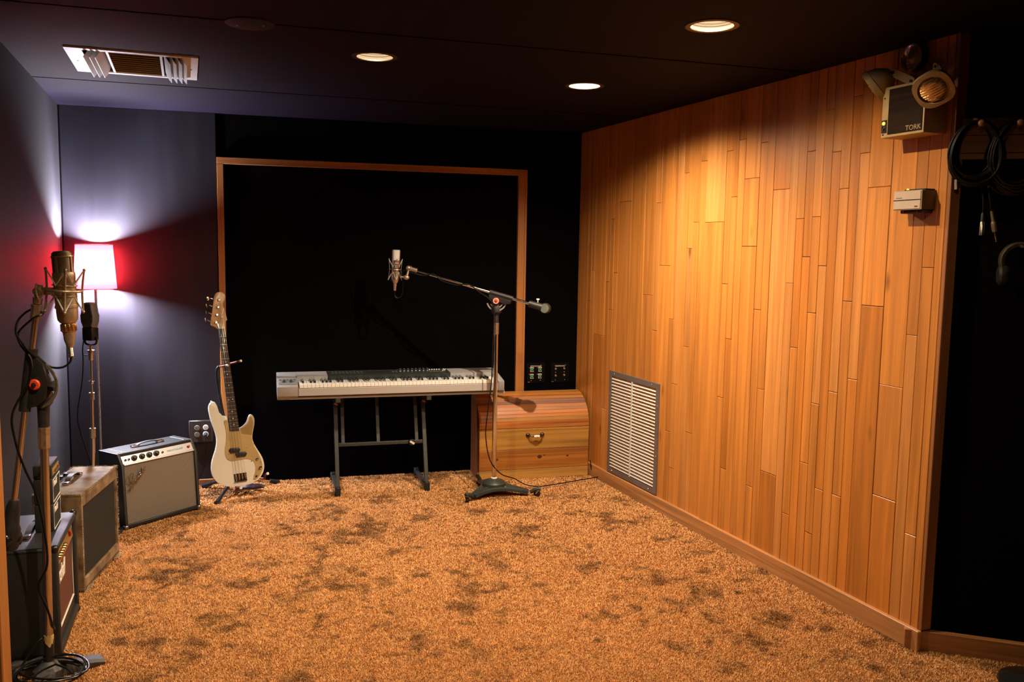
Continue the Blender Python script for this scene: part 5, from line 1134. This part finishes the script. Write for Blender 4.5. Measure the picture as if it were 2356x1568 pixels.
for x, z in ((0.07, gh - 0.017), (gw - 0.09, gh - 0.017), (0.07, 0.017), (gw - 0.09, 0.017), (0.015, 0.20), (0.015, gh - 0.16), (gw - 0.015, 0.24), (gw - 0.015, gh - 0.14)):
    b = B(); b.lathe([(0.005, 0), (0.004, 0.0025), (0.0, 0.003)], (x, -0.009, z), (0, -1, 0), n=10); b.out('screw', nickel, t)

# ------------------------------------------------------------------ emergency light
beige = mat('beige_enamel', (0.46, 0.34, 0.18), 0.5, 0.0, 0.08, 30)
t = thing('emergency_light', 'beige emergency light box with two swivel lamp heads high on the plank wall', 'emergency light', M=GA @ Matrix.Translation((3.000, 0, 2.071)))
ew, eh, ed = 0.215, 0.198, 0.114
b = B(); b.box((ew / 2, -ed / 2, eh / 2), (ew, ed, eh), bev=0.003, seg=2); b.out('case', beige, t)
b = B(); b.box((ew / 2 + 0.014, -ed - 0.001, eh / 2), (ew - 0.045, 0.004, eh - 0.022)); fp = b.out('face_panel', wood('walnut_vinyl', (0.030, 0.015, 0.010), 'x', 0.7, 0.6, 0.0), t, flat=True)
MATS['walnut_vinyl'].node_tree.nodes['Principled BSDF'].inputs['Specular IOR Level'].default_value = 0.12
text('lettering', 'TORK', 0.027, mat('tan_print', (0.42, 0.32, 0.20), 0.5), fp, face(ew - 0.048, -ed - 0.0034, 0.024), 0.0004, sx=1.05)
b = B(); b.box((0.017, -ed - 0.001, 0.044), (0.026, 0.005, 0.050), bev=0.001); sw = b.out('switch_plate', black_pl, t)
b = B(); b.lathe([(0.0075, 0), (0.007, 0.004), (0.0, 0.006)], (0.017, -ed - 0.003, 0.056), (0, -1, 0), n=14); b.out('indicator', mat('amber_indicator', (1, 0.6, 0.1), 0.4, emis=((1.0, 0.62, 0.12), 1.1)), sw)
b = B(); b.lathe([(0.007, 0), (0.007, 0.005), (0.0, 0.007)], (0.017, -ed - 0.003, 0.036), (0, -1, 0), n=14); b.out('test_button', chrome, sw)
for z in (0.155, 0.012):
    b = B(); b.lathe([(0.0035, 0), (0.003, 0.002), (0.0, 0.002)], (0.012, -ed - 0.0005, z), (0, -1, 0), n=10); b.out('screw', black_pl, t)
RL = Matrix.Rotation(R(-AW), 3, 'Z')        # world to wall-local directions
def lamp_head(c, dirw, a_pts, nm_lens):
    d = (RL @ Vector(dirw)).normalized(); c = Vector(c)
    b = B(); F = zf(c, d)
    rings = []
    for r_, h, sq in ((0.016, -0.082, 1.0), (0.030, -0.076, 0.95), (0.054, -0.045, 0.85), (0.063, -0.014, 0.75), (0.066, -0.012, 0.7), (0.068, 0.012, 0.7), (0.055, 0.013, 1.0), (0.052, 0.004, 1.0)):
        rr = []
        for i in range(32):
            a_ = 2 * math.pi * i / 32; cx, sx = math.cos(a_), math.sin(a_)
            k = 1.0 / (abs(cx) ** (2 / sq) + abs(sx) ** (2 / sq)) ** (sq / 2)
            rr.append(F @ Vector((cx * k * r_, sx * k * r_, h)))
        rings.append(rr)
    b.ring_loft(rings, cap=(True, False)); hd = b.out('lamp_head', beige, t)
    b = B(); b.lathe([(0.053, 0.004), (0.045, 0.011), (0.030, 0.016), (0.0, 0.018)], c, d, n=32, cap=(True, True)); ln = b.out('lens', mat(nm_lens, (0.75, 0.55, 0.28), 0.12, 0.85, 0.35, 14, bump=0.9, stretch=(1, 7, 1)), hd)
    b = B()
    for k in range(-4, 5):
        y_ = k * 0.010; hw = math.sqrt(max(0, 0.045 ** 2 - y_ ** 2))
        b.tube([F @ Vector((hw * u_ / 4, y_, 0.0184 - 3.2 * ((hw * u_ / 4) ** 2 + y_ ** 2))) for u_ in range(-4, 5)], 0.0013, 5)
    b.out('lens_ribs', MATS[nm_lens], ln)
    for p, q in zip(a_pts[:-1], a_pts[1:]):
        p, q = Vector(p), Vector(q); dd = q - p
        x_ = dd.normalized(); zz_ = Vector((0, -1, 0)); F2 = fr(p, x_, zz_); L_ = dd.length
        pts_ = [(-0.016 * math.sin(R(a_)), 0.016 * math.cos(R(a_))) for a_ in range(0, 181, 30)] + [(L_ + 0.016 * math.sin(R(a_)), -0.016 * math.cos(R(a_))) for a_ in range(0, 181, 30)]
        b = B(); b.prism(pts_, -0.003, 0.003, M=F2); ar = b.out('arm', beige, t)
        b = B(); b.cyl(p + Vector((0, -0.004, 0)), p + Vector((0, -0.008, 0)), 0.006, n=12); b.out('bolt', black_pl, ar)
    return hd
lamp_head((-0.050, -0.115, 0.212), (-0.70, 0.40, -0.60), [(0.105, -0.075, 0.212), (0.020, -0.085, 0.258), (-0.030, -0.105, 0.245)], 'dark_lens')
lamp_head((0.275, -0.140, 0.150), (-0.36, -0.72, -0.60), [(0.190, -0.050, 0.205), (0.225, -0.08, 0.245), (0.262, -0.095, 0.205)], 'ribbed_lens')
t = thing('signal_lamp', 'round clear ribbed lens lamp on the plank wall above the emergency light', 'lamp', M=GA @ Matrix.Translation((3.055, 0, 2.388)))
b = B(); b.lathe([(0.0, 0.0), (0.056, 0.0), (0.056, 0.030), (0.050, 0.034), (0.0, 0.034)], z=(0, -1, 0), n=36); b.out('base', black_pl, t)
clear = mat('clear_lens', (0.55, 0.42, 0.40), 0.12, 0.5, 0.3, 60, coat=0.8, bump=0.6)
b = B(); pr = []
for k in range(12): pr += [(0.054 - k * 0.0042, 0.034 + 0.020 * (1 - (1 - k / 12) ** 2) + 0.0), (0.0525 - k * 0.0042, 0.036 + 0.020 * (1 - (1 - k / 12) ** 2) + 0.0012)]
pr.append((0.0, 0.057)); b.lathe(pr, z=(0, -1, 0), n=36); ln = b.out('lens', clear, t)
b = B(); b.box((0.012, -0.054, -0.008), (0.014, 0.012, 0.010), bev=0.002); b.out('red_element', mat('red_element', (0.20, 0.01, 0.01), 0.3), ln)
# small two-panel box below
t = thing('control_box', 'small box with two pale panels mounted on the plank wall below the emergency light', 'control box', M=GA @ Matrix.Translation((3.050, 0, 1.784)))
b = B(); b.box((0.07, -0.0365, 0.036), (0.140, 0.073, 0.074), bev=0.002); b.out('case', mat('brown_case', (0.085, 0.050, 0.028), 0.5), t)
b = B(); b.box((0.07, -0.0735, 0.036), (0.143, 0.004, 0.076), bev=0.001); b.out('bezel', mat('pale_gold_bezel', (0.40, 0.32, 0.20), 0.4, 0.3), t, flat=True)
pm = mat('pale_panel', (0.46, 0.36, 0.30), 0.5, 0.1, 0.05, 200)
for z, h in ((0.0545, 0.033), (0.0180, 0.033)):
    b = B(); b.box((0.07, -0.0765, z), (0.134, 0.003, h), bev=0.0006); p_ = b.out('panel', pm, t, flat=True)
    if z > 0.04:
        b = B()
        for k in range(5): b.box((0.018 + k * 0.0062, -0.0784, 0.0455), (0.0036, 0.0008, 0.0028))
        b.out('print_marks', mat('dark_print', (0.06, 0.045, 0.04), 0.5), p_, flat=True)
    else:
        b = B(); b.box((0.117, -0.0785, 0.0105), (0.014, 0.001, 0.005), bev=0.0004); b.out('emblem', MATS['dark_print'], p_, flat=True)
b = B(); b.box((0.07, -0.0765, 0.0362), (0.136, 0.003, 0.0035)); b.out('divider', black_pl, t, flat=True)
b = B(); b.box((0.085, -0.030, 0.077), (0.105, 0.05, 0.006), bev=0.001); b.box((0.075, -0.030, -0.008), (0.115, 0.05, 0.014), bev=0.002); b.out('bracket', black_pl, t, flat=True)
for x in (0.035, 0.105):
    b = B(); b.cyl((x, -0.055, -0.008), (x, -0.058, -0.008), 0.004, n=10); b.out('screw', mat('reddish_screw', (0.25, 0.08, 0.07), 0.4, 0.6), t)
b = B(); b.lathe([(0.005, 0), (0.005, 0.004), (0.0, 0.006)], (0.055, -0.060, 0.0775), n=12); b.out('indicator', MATS['amber_indicator'], t)

# ------------------------------------------------------------------ cables and plugs on the entry wall
GE = Matrix.Translation((RW.x, RW.y, 0)) @ Matrix.Rotation(R(AR), 4, 'Z')
t = thing('cable_rail', 'dim wooden rail with pegs on the black wall at the right edge', 'rail', M=GE)
for z0, z1 in ((1.996, 2.062), (2.0635, 2.128), (1.972, 1.9945)):
    b = B(); b.box((1.1, -0.011, (z0 + z1) / 2), (2.196, 0.020, z1 - z0 - 0.001), bev=0.001); b.out('board', oak_r, t, flat=True)
for x in (0.058, 0.188):
    b = B(); b.cyl((x, -0.02, 2.090), (x, -0.080, 2.100), 0.007, n=12); b.sph((x, -0.082, 2.100), 0.013, (1, 0.6, 1), 12); b.out('peg', oak_r, t)
def hang_coil(nm, lbl, x, ztop, w_, h_, n_, seed):
    rs = random.Random(seed); b = B()
    for k in range(n_):
        a_, h2, dx, y = w_ * rs.uniform(0.72, 1.08), h_ * rs.uniform(0.84, 1.05), rs.uniform(-0.008, 0.008), -0.022 - 0.050 * (k + 0.5) / n_
        pts_ = [Vector((x + dx + a_ / 2 * math.sin(2 * math.pi * i / 22) * (0.75 + 0.25 * (1 - math.cos(2 * math.pi * i / 22)) / 2 + 0.08), y + rs.uniform(-0.001, 0.001), ztop - h2 / 2 + h2 / 2 * math.cos(2 * math.pi * i / 22))) for i in range(22)]
        b.tube([GE @ p for p in pts_], 0.0040, 6, 2, closed=True)
    return tag(b.out(nm, cable_m), lbl, 'cable', 'cable coils on the wooden rail')
hang_coil('hanging_cable', 'coil of black cable on the left peg of the wooden rail', 0.052, 2.110, 0.180, 0.235, 26, 1)
hang_coil('hanging_cable', 'coil of black cable on the right peg of the wooden rail', 0.190, 2.112, 0.190, 0.265, 26, 2)
t = thing('cable_connector', 'small brass cable connector hanging in the left wall coil', 'connector', M=GE)
b = B(); b.cyl((-0.012, -0.062, 1.893), (-0.010, -0.062, 1.856), 0.0075, n=14); b.out('shell', nickel, t)
b = B(); b.tube([(-0.012, -0.062, 1.893), (-0.02, -0.060, 1.92), (-0.03, -0.052, 1.96)], 0.0032, 7, 4); b.out('cord', cable_m, t)
t = thing('chrome_connector', 'shiny chrome cable connector dangling against the black wall', 'connector', M=GE)
b = B(); b.lathe([(0.0085, 0.0), (0.0098, 0.001), (0.0092, 0.050), (0.0075, 0.053), (0.0, 0.053)], (0.088, -0.055, 1.682), n=20); b.out('shell', mat('polished_shell', (0.85, 0.78, 0.66), 0.22, 1.0, 0.04, 40), t)
b = B(); b.lathe([(0.0072, 0.0), (0.0065, 0.030), (0.004, 0.036)], (0.088, -0.055, 1.733), n=16); b.out('strain_relief', black_rub, t)
b = B(); b.tube([(0.088, -0.055, 1.766), (0.086, -0.055, 1.82), (0.075, -0.050, 1.88)], 0.0033, 7, 4); b.out('cord', cable_m, t)
t = thing('jack_plug', 'slim gold-tipped jack plug dangling right of the chrome connector', 'plug', M=GE)
ja, jb = Vector((0.117, -0.055, 1.775)), Vector((0.140, -0.055, 1.662)); jd = (jb - ja).normalized()
b = B(); b.lathe([(0.0055, 0.0), (0.0065, 0.040), (0.0085, 0.042), (0.0098, 0.050), (0.0098, 0.072), (0.008, 0.080), (0.0, 0.080)], ja, jd, n=18); b.out('shell', mat('brown_shell', (0.16, 0.11, 0.06), 0.45, 0.3), t)
b = B(); b.lathe([(0.0032, 0.080), (0.0032, 0.108), (0.0022, 0.110), (0.0032, 0.114), (0.0015, 0.118), (0.0, 0.118)], ja, jd, n=14); b.out('tip', mat('gold_tip', (0.85, 0.55, 0.16), 0.2, 1.0, 0.05, 40), t)
b = B(); b.tube([ja + jd * 0.003, ja - jd * 0.05, Vector((0.10, -0.05, 1.88))], 0.0032, 7, 4); b.out('cord', cable_m, t)
t = thing('headphones', 'black headphones hanging on the wall at the right edge', 'headphones', M=GE)
hc = Vector((0.222, -0.060, 1.590)); ph = mat('worn_leather', (0.035, 0.028, 0.016), 0.4, 0, 0.3, 50, coat=0.2)
b = B(); rings = []
for i in range(19):
    a_ = R(-18 + 216 * i / 18); u = Vector((math.cos(a_), 0, math.sin(a_)))
    rings.append([hc + u * (0.060 + dr) + Vector((0, dy, 0)) for dr, dy in ((-0.007, -0.018), (0.004, -0.022), (0.010, -0.014), (0.010, 0.014), (0.004, 0.022), (-0.007, 0.018))])
b.ring_loft(rings); b.out('headband', ph, t)
for s in (-1, 1):
    b = B(); b.lathe([(0.0, -0.014), (0.034, -0.014), (0.040, -0.004), (0.040, 0.010), (0.030, 0.018), (0.0, 0.018)], hc + Vector((s * 0.052, 0, -0.055)), (s, 0, 0), n=26); b.out('ear_cup', black_pl, t)
b = B(); b.cyl(hc + Vector((0, 0.060, 0.058)), hc + Vector((0, -0.03, 0.052)), 0.005, n=10); tag(b.out('wall_hook', nickel), 'short metal hook behind the hanging headphones', 'hook').matrix_world = GE

# round-based stand at the lower right corner
t = thing('round_base_stand', 'black round-based stand, its foot just showing at bottom right corner', 'microphone stand', (1.985, 3.130, 0))
b = B(); b.lathe([(0.0, 0.0), (0.122, 0.0), (0.128, 0.010), (0.122, 0.022), (0.10, 0.030), (0.03, 0.038), (0.016, 0.056), (0.0, 0.057)], n=48); b.out('base', mat('gloss_black', (0.01, 0.01, 0.01), 0.15), t)
b = B(); b.cyl((0, 0, 0.05), (0, 0, 1.05), 0.0125, n=18); b.out('pole', black_pl, t)
b = B(); b.cyl((0, 0, 1.03), (0, 0, 1.085), 0.0175, n=10); b.out('clutch', black_pl, t)

# ------------------------------------------------------------------ shag carpet: blades whose length and tone wander in patches
def pile():
    rng = np.random.default_rng(11)
    poly = [(v.x, v.y) for v in (LE, L0, R0, W1, RW, RE, SE)]
    N = 900000
    # denser towards the viewer's part of the room
    xs = rng.uniform(-2.85, 3.0, N * 3); ys = rng.uniform(2.35, 6.45, N * 3)
    ins = np.zeros(xs.shape, bool); j = len(poly) - 1
    for i in range(len(poly)):
        xi, yi = poly[i]; xj, yj = poly[j]
        c = ((yi > ys) != (yj > ys)) & (xs < (xj - xi) * (ys - yi) / (yj - yi + 1e-12) + xi); ins ^= c; j = i
    xs, ys = xs[ins], ys[ins]; keep = rng.random(len(xs)) < np.clip(3.6 / ys, 0.35, 1.0) ** 1.6 * np.where(np.abs(xs) > 0.66 * ys, 0.3, 1.0)
    xs, ys = xs[keep][:N], ys[keep][:N]; n = len(xs)
    def field(scale, seed, oct=3):
        out = np.zeros(n); amp = 1.0
        for o in range(oct):
            g = np.random.default_rng(seed + o).normal(size=(96, 96)); f = scale * 2 ** o
            u, v = xs * f + 17.3, ys * f + 5.1; iu, iv = np.floor(u).astype(int), np.floor(v).astype(int); fu, fv = u - iu, v - iv
            fu = fu * fu * (3 - 2 * fu); fv = fv * fv * (3 - 2 * fv)
            a = g[iu % 96, iv % 96]; b2 = g[(iu + 1) % 96, iv % 96]; c2 = g[iu % 96, (iv + 1) % 96]; d2 = g[(iu + 1) % 96, (iv + 1) % 96]
            out += amp * ((a * (1 - fu) + b2 * fu) * (1 - fv) + (c2 * (1 - fu) + d2 * fu) * fv); amp *= 0.55
        return out
    p = field(6.5, 50, 2); q = field(1.7, 80, 2); fine = field(20.0, 120, 3); clump = field(52.0, 400, 2)
    dark = np.clip((p * 0.50 + q * 0.16 + fine * 0.46 + clump * 0.16 + 0.10 * rng.normal(size=n) - 0.24) * 0.95, 0, 1)     # patches of wear, with brushed-pile shading put into the tone
    ang = rng.uniform(0, 2 * np.pi, n); lean = np.clip(0.75 + 0.35 * rng.normal(size=n), 0.1, 1.6)
    hgt = (0.0092 + 0.0014 * clump - 0.0028 * dark).clip(0.003, 0.018) * rng.uniform(0.75, 1.15, n)
    wd = rng.uniform(0.0009, 0.0016, n) * np.clip(ys / 3.6, 0.8, 1.7); yaw = rng.uniform(0, np.pi, n)
    dx, dy = np.cos(ang) * lean, np.sin(ang) * lean; nr = np.sqrt(1 + lean ** 2)
    sx, sy = np.cos(yaw) * wd, np.sin(yaw) * wd
    V = np.empty((n, 5, 3), np.float32)
    m = 0.55
    V[:, 0] = np.stack([xs - sx, ys - sy, np.zeros(n)], 1); V[:, 1] = np.stack([xs + sx, ys + sy, np.zeros(n)], 1)
    cx, cy, cz = xs + dx / nr * hgt * m * 0.7, ys + dy / nr * hgt * m * 0.7, hgt * m
    V[:, 2] = np.stack([cx + sx, cy + sy, cz], 1); V[:, 3] = np.stack([cx - sx, cy - sy, cz], 1)
    V[:, 4] = np.stack([xs + dx / nr * hgt * 1.15, ys + dy / nr * hgt * 1.15, hgt / nr ** 0.5], 1)
    base = (np.arange(n) * 5)[:, None]
    quad = base + np.array([[0, 1, 2, 3]]); tri = base + np.array([[3, 2, 4]])
    me = bpy.data.meshes.new('carpet_pile'); me.vertices.add(n * 5); me.vertices.foreach_set('co', V.reshape(-1))
    loops = np.concatenate([quad, tri], 1).reshape(-1).astype(np.int32)
    me.loops.add(len(loops)); me.loops.foreach_set('vertex_index', loops)
    me.polygons.add(n * 2); ls = np.empty((n, 2), np.int32); ls[:, 0] = np.arange(n) * 7; ls[:, 1] = np.arange(n) * 7 + 4
    me.polygons.foreach_set('loop_start', ls.reshape(-1)); me.update(calc_edges=True)
    at = me.attributes.new('tone', 'FLOAT', 'POINT')
    tone = np.clip(0.80 + 0.06 * rng.normal(size=n) - 0.58 * dark + 0.06 * clump, 0.05, 1.2)
    at.data.foreach_set('value', np.repeat(tone, 5).astype(np.float32))
    m_, nt, NN, L, pb_ = _mk('rust_shag')
    a = NN.new('ShaderNodeAttribute'); a.attribute_name = 'tone'
    cr = NN.new('ShaderNodeValToRGB'); e = cr.color_ramp.elements
    e[0].position, e[1].position = 0.1, 1.0; e[0].color = (0.14, 0.056, 0.010, 1); e[1].color = (0.90, 0.50, 0.200, 1)
    L.new(a.outputs['Fac'], cr.inputs[0]); L.new(cr.outputs[0], pb_.inputs['Base Color']); pb_.inputs['Roughness'].default_value = 0.75
    pb_.inputs['Specular IOR Level'].default_value = 0.25
    me.materials.append(m_); me.validate()
    o = bpy.data.objects.new('carpet_pile', me); COL.objects.link(o); o['kind'] = 'stuff'
    return tag(o, 'rust-brown shag carpet pile with darker patches of wear and painted pile shade covering the floor', 'carpet')
pile()
